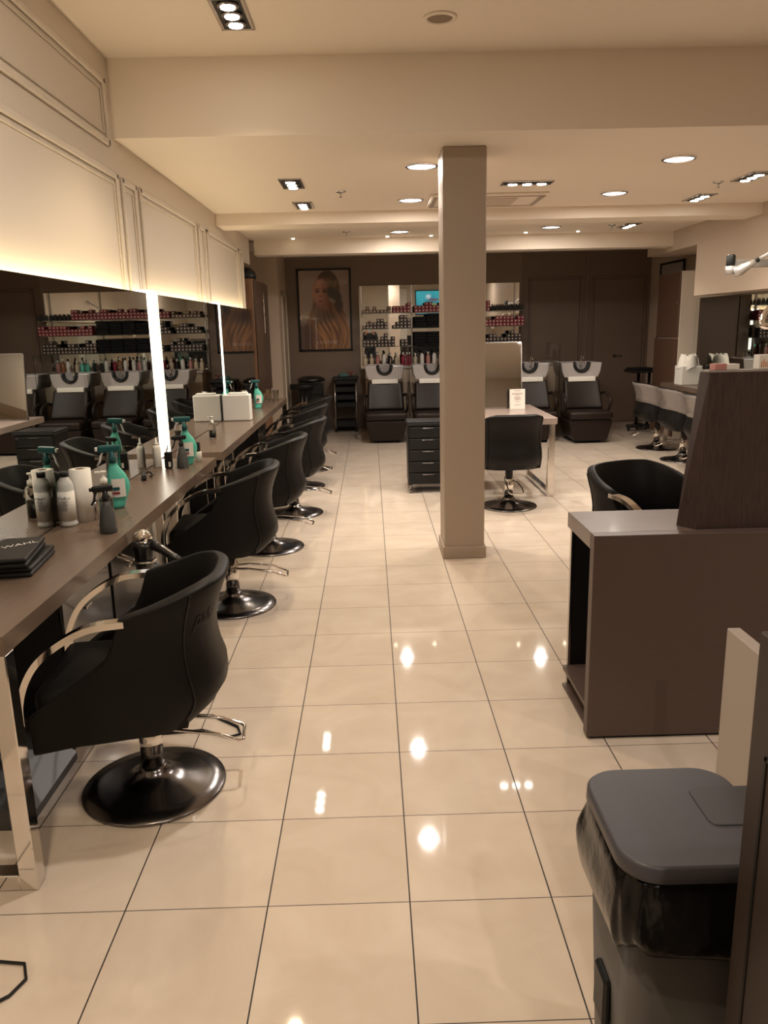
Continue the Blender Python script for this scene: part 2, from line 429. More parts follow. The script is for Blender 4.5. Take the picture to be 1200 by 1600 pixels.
# ---------------------------------------------------------------- left mirrors and light panels
XM = -1.345
def wall_mirror(label, y0, y1, z0=.795, z1=1.815):
    t = thing('wall_mirror', label, 'mirror', (XW, (y0 + y1) / 2, z0), group='wall mirrors over the left styling tables')
    h = (y1 - y0) / 2
    MB().box(XM - XW - .006, XM - XW, -h, h, 0, z1 - z0).build('glass_pane', mirrorm, t)
    MB().box(.0, XM - XW - .007, -h + .02, h - .02, .0, z1 - z0 - .03).build('backing_box', blackpl, t)
    MB().box(.02, .065, -h + .02, h - .02, z1 - z0 - .029, z1 - z0 - .016).build('led_strip', ledtop, t)
    return t
wall_mirror('wide wall mirror over the nearest styling table, glowing above its top edge', 2.02, 4.93)
wall_mirror('wall mirror between the two vertical light panels', 5.19, 7.23)
wall_mirror('farthest wall mirror on the left, beside the wooden cabinet', 7.33, 9.26)
def light_panel(label, y0, y1):
    t = thing('light_panel', label, 'light', (XW, (y0 + y1) / 2, .80), group='vertical light panels between the mirrors')
    h = (y1 - y0) / 2
    MB().box(.021, .088, -h + .001, h - .001, .0, 1.035).build('diffuser', ledm, t)
    MB().box(0.001, .02, -h + .01, h - .01, 0, 1.0).build('housing', brushed, t)
light_panel('tall glowing light panel between first and second wall mirrors', 4.94, 5.18)
light_panel('narrow glowing light panel between second and third wall mirrors', 7.235, 7.325)

# ---------------------------------------------------------------- styling tables, left
def table(label, x0, x1, y0, y1, ztop, thick, legs, mtl, group=None, over=0.0, name='styling_table'):
    t = thing(name, label, 'table', ((x0 + x1) / 2, (y0 + y1) / 2, 0), group=group)
    cx, cy = (x0 + x1) / 2, (y0 + y1) / 2
    MB().box(x0 - cx, x1 - cx, y0 - cy, y1 - cy, ztop - thick, ztop).build('tabletop', mtl, t)
    for ly in legs:
        m = MB(); w = .055
        a, b = x0 - cx + .03, x1 - cx - .0
        for (p, q) in ((b - .052, b), (a, a + .052)): m.box(p, q, ly - cy, ly - cy + w, .0, ztop - thick, .003, 1)
        m.box(a + .052, b - .052, ly - cy, ly - cy + w, 0, .05, .003, 1)
        m.build('leg', chrome, t)
    return t
table('brown styling table nearest the viewpoint with chrome loop legs', XW + .003, -1.01, 1.99, 5.00, .79, .055, (1.99, 4.9), tablem, 'styling tables on the left')
table('middle brown styling table carrying the white dispenser box', XW + .003, -1.01, 5.23, 7.335, .79, .055, (5.26, 7.26), tablem, 'styling tables on the left')
table('farthest brown styling table on the left, ending by the wooden cabinet', XW + .003, -1.01, 7.345, 9.43, .79, .055, (7.4, 9.34), tablem, 'styling tables on the left')

# steel footrests and black units under the left tables
first = None
for i, (y, wh) in enumerate([(2.5, 'under the nearest table end'), (4.5, 'under the far end of the nearest table'), (5.75, 'under the near end of the middle table'), (6.75, 'under the far end of the middle table')]):
    if first is None:
        t = thing('footrest', '', 'footrest', (-1.29, y, 0), group='steel footrests under the left tables')
        MB().prism([(-.12, .0), (-.12, .18), (-.08, .18), (.13, .03), (.13, 0)], 'y', -.22, .22).build('tread_plate', mat('footrest_steel', (.11, .11, .115), .42, .6), t)
        MB().box(-.115, -.09, -.20, .20, .18, .195).build('rear_rail', chrome, t); first = t
    else: t = dup(first, (-1.29, y, 0))
    t['label'] = 'sloping steel footrest plate ' + wh
first = None
for i, (y, wh) in enumerate([(3.05, 'under the nearest table, nearer one'), (3.62, 'under the nearest table, farther one'), (6.25, 'under the middle table'), (8.3, 'under the farthest table on the left')]):
    if first is None:
        t = thing('storage_unit', '', 'cabinet', (-1.29, y, 0), group='black units under the left tables')
        MB().box(-.14, .10, -.27, .27, .0, .72, .004, 1).build('body', blackpl, t)
        d = MB().box(.10, .114, -.265, .265, .04, .70, .003, 1).build('door', blackmet, t)
        MB().box(.114, .124, -.05, .01, .50, .51, .002, 1).build('handle', chrome, d); first = t
    else: t = dup(first, (-1.29, y, 0))
    t['label'] = 'black storage unit with small metal handle ' + wh

# ---------------------------------------------------------------- styling chair (front = +Y)
def lerp_tab(tab, x):
    for (a, va), (b, vb) in zip(tab, tab[1:]):
        if x <= b: return va + (vb - va) * (x - a) / (b - a)
    return tab[-1][1]
TOP = [(0, .805), (.22, .803), (.34, .79), (.44, .768), (.53, .742), (.57, .728), (.600, .66), (.64, .60), (.72, .555), (.82, .51), (.92, .455), (1, .415)]
BOT = [(0, .325), (.3, .328), (.55, .33), (.8, .312), (1, .282)]
def shell_pt(s, z, inset=0.0):
    side = 1 if s >= 0 else -1; a = abs(s)
    fl = lerp_tab([(.29, -.13), (.32, -.10), (.35, -.065), (.375, -.032), (.40, -.008), (.43, .002), (.47, -.004), (.52, -.020), (.58, -.030), (.64, -.028), (.70, -.012), (.76, .012), (.82, .036)], z)
    fl = fl * (1 - .0 * abs(s))
    W = .272 + (fl * .35 if z > .5 else 0) - inset; B = .285 + fl - inset
    if a < .56:
        th = a / .56 * PI / 2; e = 2 / 2.7
        x = W * math.sin(th) ** e if th > 0 else 0; y = -B * max(0, math.cos(th)) ** e
    else:
        u = (a - .56) / .44; x = W - .03 * u * u; y = u * .315
    return Vector((side * x, y, z))
def shell_mesh(zlo=None, zhi=None, off=0.0, n=56, rows=11, top_only=False):
    m = MB(); R = []
    for j in range(rows):
        row = []
        for i in range(n + 1):
            s = (-1 + 2 * i / n) * (.56 if top_only else 1); a = abs(s)
            zt = lerp_tab(TOP, a); zb = lerp_tab(BOT, a)
            if top_only: zb = max(zb, zt - .23); zt = zt + .004
            z = zb + (zt - zb) * j / (rows - 1)
            row.append(shell_pt(s, z, -off))
        R.append(row)
    m.grid(R)
    return m
def make_chair(label, loc, rz, group, script=False):
    t = thing('styling_chair', label, 'chair', loc, rz, group)
    o = shell_mesh().build('shell', black, t)
    sm = o.modifiers.new('thick', 'SOLIDIFY'); sm.thickness = .042; sm.offset = 1.0; sm.use_rim = True
    # make solid inwards
    sm.offset = -1.0
    bv = o.modifiers.new('bev', 'BEVEL'); bv.width = .014; bv.segments = 3; bv.limit_method = 'ANGLE'; bv.angle_limit = 1.0
    s = MB(); s.box(-.218, .218, -.19, .305, .37, .49, .035, 3).prism([(.306, .286), (.306, .40), (-.17, .40), (-.17, .338)], 'x', -.235, .235)
    s.build('seat', black, t, smooth=True)
    for sx in (-1, 1):
        pts = []
        P = [(.255, -.01, .715), (.262, .09, .708), (.266, .17, .675), (.268, .245, .62), (.268, .29, .555), (.266, .315, .48), (.262, .32, .41)]
        for i in range(len(P) - 1):
            p0 = Vector(P[max(i - 1, 0)]); p1 = Vector(P[i]); p2 = Vector(P[i + 1]); p3 = Vector(P[min(i + 2, len(P) - 1)])
            for k in range(5):
                u = k / 5; pts.append(.5 * ((2 * p1) + (-p0 + p2) * u + (2 * p0 - 5 * p1 + 4 * p2 - p3) * u * u + (-p0 + 3 * p1 - 3 * p2 + p3) * u ** 3))
        pts.append(Vector(P[-1])); pts = [Vector((p.x * sx, p.y, p.z)) for p in pts]
        a = MB(); a.tube(pts, 0, flat=(.022, .010), up=(sx, 0, 0)) if False else a.tube(pts, 0, flat=(.010, .021), up=(1, 0, 0))
        a.build('armrest', chrome, t)
    b = MB(); b.lathe([(.248, 0), (.250, .006), (.246, .012), (.19, .020), (.12, .034), (.07, .052), (.048, .075), (.045, .09)], n=56)
    b.build('base', gunmetal, t)
    c = MB(); c.lathe([(.040, .085), (.040, .25), (.033, .255), (.033, .385)], n=28); c.box(-.08, .08, -.08, .10, .345, .38, .01, 1)
    c.build('hydraulic_column', chrome, t)
    # pump bar reaching out behind
    g = MB()
    pts = [(-.03, .03, .235), (-.05, -.10, .235), (-.06, -.24, .215), (-.062, -.31, .185), (-.05, -.325, .180), (.05, -.325, .180), (.062, -.31, .185), (.06, -.24, .215), (.05, -.10, .235), (.03, .03, .235)]
    g.tube(pts, .0065, 8); g.build('pump_bar', chrome, t)
    sw = MB(); 
    for sx in (-1, 1):
        sw = MB(); sw.tube([shell_pt(sx * .33, .345 + .44 * k / 20, -.002) for k in range(21)], .0028, 6)
        sw.build('seam', blackpl, t)
    return t
CG = 'black styling chairs along the left tables'
ch1 = make_chair('black styling chair nearest the viewpoint, chrome arm loops, turned to the first table', (-.81, 2.52, 0), PI / 2 + .10, CG)
lt = text('lettering', 'pahi', .075, blackpl, ch1, (.13, -.262, .69), (PI / 2 + .1, 0, .42), .001, .35)
for v in lt.data.vertices:
    q = shell_pt(-.29 + (v.co.x + .075) * 1.24, .665 + v.co.y, -(.0015 + max(0, v.co.z)))
    v.co = q
lt.location = (0, 0, 0); lt.rotation_euler = (0, 0, 0)
lettering = lt
def chair_at(x, y, rz, label, group=CG, lift=.03):
    r = dup(ch1, (x, y, 0), rz, label, group)
    for c in kids(r):
        if c.name.split('.')[0] in ('shell', 'seat', 'armrest', 'seam'): c.location.z += lift
        if c.name.startswith('hydraulic'): c.scale.z = 1 + lift / .38; c.location.z = -.085 * lift / .38
        if c.name.startswith('lettering'): bpy.data.objects.remove(c)
    return r
chair_at(-.845, 4.40, PI / 2 + .06, 'second black styling chair from the viewpoint, at the far end of the nearest table')
chair_at(-.78, 5.64, PI / 2 - .02, 'third black styling chair, at the near end of the middle table')
chair_at(-.70, 6.74, PI / 2 - .05, 'fourth black styling chair, at the far end of the middle table')
chair_at(-.75, 7.95, PI / 2 - .05, 'fifth black styling chair, at the near end of the farthest left table')
chair_at(-.75, 8.95, PI / 2 - .05, 'last black styling chair of the left row, near the black trolleys')
chair_at(1.20, 6.80, 0.04, 'black styling chair with its back to us, drawn up to the island table', 'black styling chairs elsewhere')
chair_at(1.35, 3.66, PI + .42, 'black tub chair standing behind the reception desk, seen from inside', 'black styling chairs elsewhere', .075)
RCG = 'film-covered chairs on the right'
rc = [(3.62, 9.86, -PI / 2, 'far right chair with clear film over its back, farthest of its row'), (3.60, 8.95, -PI / 2 - .05, 'right-hand chair with clear film over its back, second from the far end'), (3.55, 8.05, -PI / 2, 'right-hand chair with film-covered back, mostly hidden by the tall desk screen')]
film = None
for x, y, rz, lb in rc:
    r = chair_at(x, y, rz, lb, RCG)
    if film is None:
        film = shell_mesh(off=.006, top_only=True, rows=6).build('plastic_cover', filmm, None)
        sm = film.modifiers.new('thick', 'SOLIDIFY'); sm.thickness = .002; sm.offset = 1
        f = film
    else:
        f = film.copy(); C.objects.link(f)
    f.parent = r; f.location.z = .03; f['label'] = 'clear wrinkled plastic cover'

# ---------------------------------------------------------------- bottles and small things
def trigger_head(parent, z, mtl, s=1.0, rz=0, noz=None):
    h = MB()
    h.lathe([(.016 * s, 0), (.016 * s, .025 * s), (.011 * s, .03 * s), (.011 * s, .05 * s)], n=16)
    h.box(-.055 * s, .035 * s, -.012 * s, .012 * s, .045 * s, .075 * s, .008 * s, 2)
    o = h.build('spray_head', mtl, parent, (0, 0, z)); o.rotation_euler = (0, 0, rz)
    g = MB(); g.tube([(-.035 * s, 0, .05 * s), (-.045 * s, 0, .03 * s), (-.05 * s, 0, .01 * s), (-.062 * s, 0, -.01 * s)], .0045 * s, 8)
    g.box(-.066 * s, -.055 * s, -.008 * s, .008 * s, .052 * s, .068 * s, .002, 1)
    g.build('trigger', noz or mtl, o)
    return o
def teal_spray(label, loc, rz):
    t = thing('spray_bottle', label, 'bottle', loc, 0, 'teal cleaner sprays on the left tables')
    prof = [(.028, 0), (.036, .006), (.034, .02), (.040, .05), (.050, .09), (.050, .12), (.040, .16), (.024, .19), (.018, .205), (.018, .215)]
    b = MB().lathe(prof, n=28, sy=.55).build('bottle_body', tealm, t); b.rotation_euler = (0, 0, rz)
    for v in b.data.vertices: v.co.x += .016 * math.sin(PI * min(1, max(0, v.co.z / .20))) 
    l = MB(); R = []
    for a in range(-4, 5):
        th = -PI / 2 + a * .16
        R.append([Vector((.0505 * math.cos(th), .0505 * .57 * math.sin(th) - .001, z)) for z in (.055, .085, .115, .14)])
    l.grid(R); lo = l.build('paper_label', papr, b); lo.location.x = .014
    m = MB(); m.box(-.012, .018, -.033, -.0315, .088, .102).build('label_print', tealdk, b)
    MB().box(-.014, .018, -.0325, -.031, .070, .079).build('label_print', redm, b)
    trigger_head(t, .212, tealdk, 1.1, rz, whitepl)
    return t
TZ = .7905
teal_spray('teal cleaner spray bottle beside the paper roll on the nearest table', (-1.195, 3.57, TZ), .35)
teal_spray('teal cleaner spray bottle behind the grey spray at the table end', (-1.135, 4.74, TZ), .2)
teal_spray('teal cleaner spray bottle standing alone on the farthest left table', (-1.19, 8.22, TZ), .3)
def grey_spray(label, loc):
    t = thing('water_spray_bottle', label, 'bottle', loc, group='grey water sprays')
    MB().lathe([(.033, 0), (.036, .006), (.034, .04), (.026, .09), (.016, .125), (.014, .13)], n=28).build('bottle_body', greyb, t)
    trigger_head(t, .128, blackpl, .9, .5)
grey_spray('small grey water spray bottle on the nearest table by the paper roll', (-1.085, 3.11, TZ))
grey_spray('small grey water spray bottle at the far end of the nearest table', (-1.135, 4.63, TZ))
def pump_bottle(label, loc, h=.13, r=.028, liquid=True):
    t = thing('pump_bottle', label, 'bottle', loc, group='clear pump bottles')
    MB().lathe([(r, 0), (r + .002, .004), (r + .002, h * .86), (r * .8, h * .96), (r * .45, h)], n=24).build('bottle_body', clearb, t)
    MB().lathe([(r - .003, .004), (r - .003, h * .55)], n=20).build('liquid', milky, t)
    p = MB(); p.lathe([(r * .55, h - .004), (r * .55, h + .02), (r * .3, h + .022), (.004, h + .03), (.004, h + .045), (r * .45, h + .047), (r * .45, h + .054)], n=16)
    p.box(-r * 1.3, 0, -.005, .005, h + .044, h + .053, .002, 1); p.build('pump', whitepl, t)
pump_bottle('clear pump bottle with white pump behind the grey spray on the nearest table', (-1.185, 3.40, TZ), .15, .028)
pump_bottle('slim clear pump bottle behind the big clear bottle on the nearest table', (-1.322, 3.44, TZ), .12, .018)
pump_bottle('small white pump bottle beside the dispenser box on the middle table', (-1.15, 7.26, TZ), .20, .025)
pump_bottle('small clear bottle with blue print standing on the middle table', (-1.215, 5.95, TZ), .11, .026)
t = thing('developer_bottle', 'tall clear bottle with black cap and white label on the nearest table', 'bottle', (-1.298, 3.25, TZ))
MB().lathe([(.034, 0), (.037, .006), (.036, .012), (.034, .018), (.034, .170), (.028, .190), (.016, .208), (.015, .216)], n=28).build('bottle_body', mat('frosted_bottle', (.88, .89, .84), .15, trans=.3, ior=1.2), t)
MB().lathe([(.0348, .024), (.0348, .150)], n=28).build('paper_label', papr, t)
MB().lathe([(.0325, .003), (.0325, .165)], n=24).build('liquid', milky, t)
MB().lathe([(.018, .210), (.018, .232)], n=20).build('cap', blackpl, t)
nv = mat('navy_print', (.02, .03, .10), .5)
text('label_print', 'Hydro', .019, nv, t, (.004, -.0362, .118), (PI / 2, 0, .1), .0004)
m = MB()
for q in range(6): m.box(-.016, .018 - (q % 2) * .006, -.0360, -.0345, .108 - q * .0075, .1095 - q * .0075)
m.build('label_print', nv, t)
t = thing('paper_roll', 'white paper towel roll standing on the nearest table', 'paper roll', (-1.287, 3.40, TZ))
m = MB(); m.lathe([(.045, 0), (.045, .225), (.018, .225), (.018, .20)], n=32); m.build('roll', papr, t)
t.location = (-1.265, 3.345, TZ)
MB().lathe([(.0182, .199), (.0182, .226), (.0165, .226), (.0165, .199)], n=20).build('core', brncard, t)
t = thing('product_can', 'short black can with silver band behind the paper roll', 'can', (-1.302, 3.505, TZ))
MB().lathe([(.032, 0), (.032, .035)], n=24).build('body', blackpl, t); MB().lathe([(.0325, .018), (.0325, .042)], n=24).build('band', brushed, t); MB().lathe([(.033, .042), (.033, .105), (.030, .108)], n=24).build('cap', blackpl, t)
# clipper cases
for i, (dz, dx, dy, rz, lb) in enumerate([(0, .015, .02, .12, 'black clipper case at the bottom of the pair on the nearest table'), (.036, 0, 0, .18, 'black clipper case with white lettering lying on top of the pair')]):
    t = thing('clipper_case', lb, 'case', (-1.262 + dx, 2.64 + dy, TZ + dz), rz)
    MB().box(-.078, .078, -.15, .15, 0, .017, .008, 3).build('lower_shell', blackpl, t)
    MB().box(-.078, .078, -.15, .15, .018, .035, .008, 3).build('upper_shell', blackpl, t)
    if i: text('lettering', 'WAHL', .042, whitepl, t, (.020, .03, .0352), (0, 0, .55), .0003, .2)
# far end of nearest table
t = thing('mousse_bottle', 'white mousse bottle with pointed cap near the light panel', 'bottle', (-1.297, 4.68, TZ))
MB().lathe([(.022, 0), (.024, .004), (.024, .115), (.020, .128), (.013, .134)], n=24).build('bottle_body', whitepl, t)
MB().lathe([(.014, .133), (.014, .145), (.006, .150), (.004, .178)], n=18).build('cap', whitepl, t)
t = thing('serum_bottle', 'black serum bottle with white pump beside the light panel', 'bottle', (-1.215, 4.62, TZ))
MB().box(-.022, .022, -.016, .016, 0, .10, .006, 2).build('bottle_body', blackpl, t)
MB().lathe([(.011, .10), (.011, .118), (.004, .12), (.003, .14)], n=14).build('pump', clearb, t)
MB().box(.002, .016, -.0166, -.016, .012, .042).build('paper_label', papr, t)
t = thing('black_tube', 'small black and white bottle at the far corner of the nearest table', 'bottle', (-1.085, 4.84, TZ))
MB().lathe([(.020, 0), (.020, .06), (.018, .065)], n=18).build('bottle_body', papr, t); MB().lathe([(.015, .063), (.013, .12), (.009, .125)], n=16).build('cap', blackpl, t)
t = thing('hair_clip', 'black sectioning clip lying on the nearest table by the mirror', 'hair clip', (-1.275, 4.30, TZ), .3)
MB().box(-.013, .013, -.07, .05, .0, .02, .006, 2).box(-.013, .013, -.06, .05, .018, .036, .006, 2, rot=(.15, 0, 0)).build('jaw', blackpl, t)
MB().tube([(.0, .03, .02), (.03, .05, .03), (.05, .04, .012), (.035, .02, .006)], .006, 8).build('lever', blackpl, t)
# dispenser box on the middle table
t = thing('tissue_dispenser', 'white tissue dispenser box at the far end of the middle table', 'dispenser', (-1.215, 7.13, TZ))
MB().box(-.125, .125, -.06, .06, 0, .235, .01, 2).build('box', whitepl, t); MB().box(-.07, .10, -.045, .045, .235, .25, .006, 2).build('lid', whitepl, t)

# hair dryer in its holder under the table edge
t = thing('hair_dryer', 'black and chrome hair dryer hanging in its ring at the nearest table edge', 'hair dryer', (-.955, 3.12, .70))
MB().lathe([(.034, -.085), (.040, -.03), (.045, .02), (.043, .05)], n=28).build('barrel', blackmet, t)
MB().lathe([(.043, .05), (.038, .075), (.022, .090), (.006, .094)], n=28).build('rear_grille', chrome, t)
MB().tube([(.03, 0, .035), (.08, -.02, .015), (.13, -.045, -.01), (.165, -.06, -.025)], [.022, .019, .017, .014], 14).build('handle', blackmet, t)
MB().tube([(.165, -.06, -.025), (.20, -.07, -.03), (.24, -.02, -.03), (.22, .05, -.06), (.05, .10, -.16), (-.10, .12, -.3)], .004, 8).build('cord', blackpl, t)
t = thing('dryer_holder', 'chrome ring holder fixed under the nearest table edge', 'holder', (-.955, 3.12, .665))
MB().tube([(.047 * math.cos(2 * PI * k / 24), .047 * math.sin(2 * PI * k / 24), 0) for k in range(24)], .004, 8, closed=True).build('ring', chrome, t)
MB().tube([(-.047, -.01, 0), (-.10, -.02, .02), (-.12, -.02, .068)], .005, 8).tube([(-.045, .012, 0), (-.10, .02, .02), (-.12, .02, .068)], .005, 8).build('bracket', chrome, t)

# cables on the floor
tag(MB().tube([(-1.1, 1.66, .006), (-1.0, 1.72, .006), (-.93, 1.71, .006), (-.905, 1.66, .006), (-.925, 1.61, .006), (-.99, 1.56, .006), (-1.1, 1.53, .006)], .004, 8).build('floor_cable', blackpl), 'thin black cable looping on the tiles at the lower left corner', 'cable')
tag(MB().tube([(-1.05, 2.95, .006), (-.90, 3.05, .006), (-.70, 3.02, .006), (-.58, 2.92, .006), (-.56, 2.86, .006), (-.60, 2.84, .006), (-.72, 2.9, .006), (-.9, 2.88, .006)], .005, 8).build('floor_cable', blackpl), 'black cord lying on the tiles behind the nearest chair base', 'cable')

# ---------------------------------------------------------------- wooden cabinet beyond the left tables
t = thing('display_cabinet', 'tall brown wooden cabinet with long chrome handle at the end of the left wall', 'cabinet', (-1.59, 10.4, 0))
MB().box(-.23, .20, -.62, .62, 0, 2.19, .004, 1).build('body', woodm, t)
for k, (a, b) in enumerate(((-.61, -.005), (.005, .61))):
    d = MB().box(.201, .222, a, b, .80, 2.17, .003, 1).build('door', mat('dark_cabinet_door', (.075, .045, .032), .3, noise=.2, nscale=14, nstretch=(6, 6, .6)), t)
    if k == 0: MB().cyl((.25, -.08, 1.55), (.25, -.08, 2.05), .010, 10).cyl((.222, -.08, 1.60), (.25, -.08, 1.60), .006, 8).cyl((.222, -.08, 2.0), (.25, -.08, 2.0), .006, 8).build('handle', chrome, d)
tag(MB().lathe([(.13, 0), (.135, .03), (.12, .09), (.07, .13), (.01, .14)], (-1.50, 9.98, 2.192), 24).build('black_bag', blackpl), 'rounded black bag lying on top of the wooden cabinet', 'bag')
g = None
for k, (x, y, h) in enumerate([(-1.10, 9.10, .12), (-1.20, 9.2, .12)]):
    t = thing('drinking_glass', ['clear glass at the corner of the farthest left table', 'clear glass by the mirror on the farthest left table'][k], 'glass', (x, y, TZ))
    MB().lathe([(.028, 0), (.034, h), (.031, h), (.025, .006)], n=20).build('glass_body', clearb, t)

# ---------------------------------------------------------------- posters
def vcol_panel(name, x0, x1, z0, z1, nx, nz, fn, mtl, parent, axis='y'):
    me = bpy.data.meshes.new(name); V = []; F = []
    for j in range(nz + 1):
        for i in range(nx + 1):
            u = i / nx; v = j / nz; a = x0 + (x1 - x0) * u; z = z0 + (z1 - z0) * v
            V.append((a, 0, z) if axis == 'y' else (0, a, z))
    for j in range(nz):
        for i in range(nx):
            a = j * (nx + 1) + i; F.append((a, a + 1, a + nx + 2, a + nx + 1))
    me.from_pydata(V, [], F); at = me.color_attributes.new('Print', 'FLOAT_COLOR', 'POINT')
    for j in range(nz + 1):
        for i in range(nx + 1): at.data[j * (nx + 1) + i].color = (*fn(i / nx, j / nz), 1)
    me.materials.append(mtl); o = bpy.data.objects.new(name, me); C.objects.link(o); o.parent = parent
    return o
pm = bpy.data.materials.new('poster_print'); pm.use_nodes = True
pb = pm.node_tree.nodes['Principled BSDF']; va = pm.node_tree.nodes.new('ShaderNodeVertexColor'); va.layer_name = 'Print'
pm.node_tree.links.new(va.outputs['Color'], pb.inputs['Base Color']); pb.inputs['Roughness'].default_value = .5; pb.inputs['Coat Weight'].default_value = .6; pb.inputs['Coat Roughness'].default_value = .02
def mixc(a, b, t): t = max(0, min(1, t)); return tuple(p + (q - p) * t for p, q in zip(a, b))
def sst(a, b, x): t = max(0, min(1, (x - a) / (b - a))); return t * t * (3 - 2 * t)
from mathutils import noise as mn
def nz(x, y, z=0.0): return mn.noise(Vector((x, y, z)))
def portrait(u, v):
    y = 1 - v
    c = mixc((.30, .225, .175), (.20, .145, .115), u + .3 * nz(u * 2, y * 2))
    # hair: dome at the top, long waves falling over the shoulders
    cx = .57 - .05 * y
    w = .255 * math.sqrt(max(0, 1 - ((y - .28) / .28) ** 2)) if y < .28 else .255 + .20 * sst(.28, .85, y) + .03 * nz(y * 6, 3)
    d = abs(u - cx) - w
    flow = u - .10 * math.sin(y * 6.5 + u * 3)
    strand = .5 + .9 * nz(flow * 26, y * 3.0, 1.0) + .5 * nz(flow * 60, y * 5, 4.0)
    hair = mixc((.085, .035, .016), (.36, .17, .065), strand * (.35 + .55 * sst(.3, .9, y)))
    hair = mixc((.055, .032, .022), hair, sst(.03, .30, y + .1 * nz(u * 12, y * 4)))
    c = mixc(hair, c, sst(-.015, .025, d)) if y > .0 else c
    if y > .62: c = mixc(c, (.06, .028, .02), .85 * sst(.60, .72, y + .12 * (u - .1)) * (1 - sst(.20, .34, u)))
    # face, turned a little, with shading
    fx, fy = (u - .435) / .165, (y - .285) / .185
    r = math.hypot(fx, fy)
    skin = mixc((.36, .165, .105), (.17, .070, .042), sst(-.3, 1.0, fx + .15 * nz(u * 9, y * 9)))
    skin = mixc(skin, (.12, .05, .03), .6 * sst(.35, 1.0, fy))
    c = mixc(skin, c, sst(.80, 1.12, r + .12 * nz(u * 20, y * 5, 2)))
    for ex in (.365, .505):
        c = mixc((.035, .02, .016), c, sst(.3, 1.3, math.hypot((u - ex) / .052, (y - .262) / .018)))
        c = mixc((.09, .045, .028), c, sst(.3, 1.3, math.hypot((u - ex) / .07, (y - .232) / .011)))
    c = mixc((.22, .09, .06), c, sst(.3, 1.4, math.hypot((u - .425) / .03, (y - .325) / .022)))
    c = mixc((.20, .045, .035), c, sst(.4, 1.3, math.hypot((u - .430) / .055, (y - .385) / .016)))
    # dark sleeve and brush crossing at the right
    bx, by = (u - .70) * .92 + (y - .30) * .35, (y - .30) * .9 - (u - .70) * .35
    c = mixc((.045, .034, .028), c, sst(.7, 1.1, math.hypot(bx / .17, by / .085)))
    c = mixc((.20, .145, .11), c, sst(.7, 1.1, math.hypot((bx - .02) / .12, (by - .09) / .028)))
    c = mixc((.035, .022, .02), c, .3 + .7 * sst(.3, 1.3, math.hypot((u - .50) / .24, (y - .58) / .10)))
    c = mixc((.05, .03, .028), c, sst(.6, 1.2, math.hypot((u - .78) / .10, (y - .44) / .10)))
    if .885 < y < .925 and .30 < u < .72: c = mixc(c, (.55, .46, .42), .45 * (math.sin(u * 150) > .1))
    return tuple(k * 1.45 for k in c)
def framed_poster(label, loc, w, h, fn, axis, nx=70, nz=104):
    t = thing('framed_poster', label, 'poster', loc)
    m = MB(); b = .028
    for (a, c, d, e) in ((-w / 2, w / 2, 0, b), (-w / 2, w / 2, h - b, h), (-w / 2, -w / 2 + b, 0, h), (w / 2 - b, w / 2, 0, h)):
        if axis == 'y': m.box(a, c, -.03, -.002, d, e, .003, 1)
        else: m.box(-.03, -.002, a, c, d, e, .003, 1)
    m.build('frame', blackpl, t)
    p = vcol_panel('print', -w / 2 + b, w / 2 - b, b, h - b, nx, nz, fn, pm, t, axis)
    p.location = (0, -.012, 0) if axis == 'y' else (-.012, 0, 0)
    return t
framed_poster('framed portrait poster of a long-haired blonde woman on the back wall', (-.695, YB, 1.24), .84, 1.255, portrait, 'y')
def abstract(u, v):
    c = mixc((.33, .30, .27), (.15, .17, .19), sst(.2, .9, 1 - v))
    c = mixc((.33, .17, .11), c, sst(.6, 1.1, math.hypot((u - .5) / .35, (v - .35) / .3)))
    c = mixc((.05, .03, .025), c, sst(.7, 1.1, math.hypot((u - .35) / .3, (v - .12) / .16)))
    return c
framed_poster('black-framed poster seen edge-on on the far right side wall', (XR, 11.79, 1.10), .92, 1.32, abstract, 'x', 20, 30)

# ---------------------------------------------------------------- back mirror wall with shelves
t = thing('back_mirror', 'large mirror covering the back wall behind the product shelves', 'mirror', (1.105, YB, .95))
for (a, b) in ((-1.26, -.445), (-.435, .39), (.40, 1.255)):
    MB().box(a, b, -.016, -.004, 0, 1.27).build('glass_pane', mirror2m, t)
t = thing('shelf_unit', 'glass product shelves on chrome posts in front of the back mirror', 'shelves', (1.105, 12.50, 0))
SH = [1.295, 1.565, 1.80]
for z in SH: MB().box(-1.22, 1.25, -.13, .149, z - .008, z, .001, 1).build('shelf', shelfglass, t)
for x in (-1.225, -.44, .395, 1.18): MB().box(x - .010, x + .010, .15, .166, 1.001, 2.22, .002, 1).build('post', brushed, t)
t = thing('counter', 'low beige counter running behind the wash units under the shelves', 'counter', (1.4, 12.45, 0))
MB().box(-1.5, 1.5, -.16, .2, .96, 1.0, .003, 1).build('worktop', greyboard, t); MB().box(-1.48, 1.48, -.13, .2, 0, .96).build('body', beige, t)

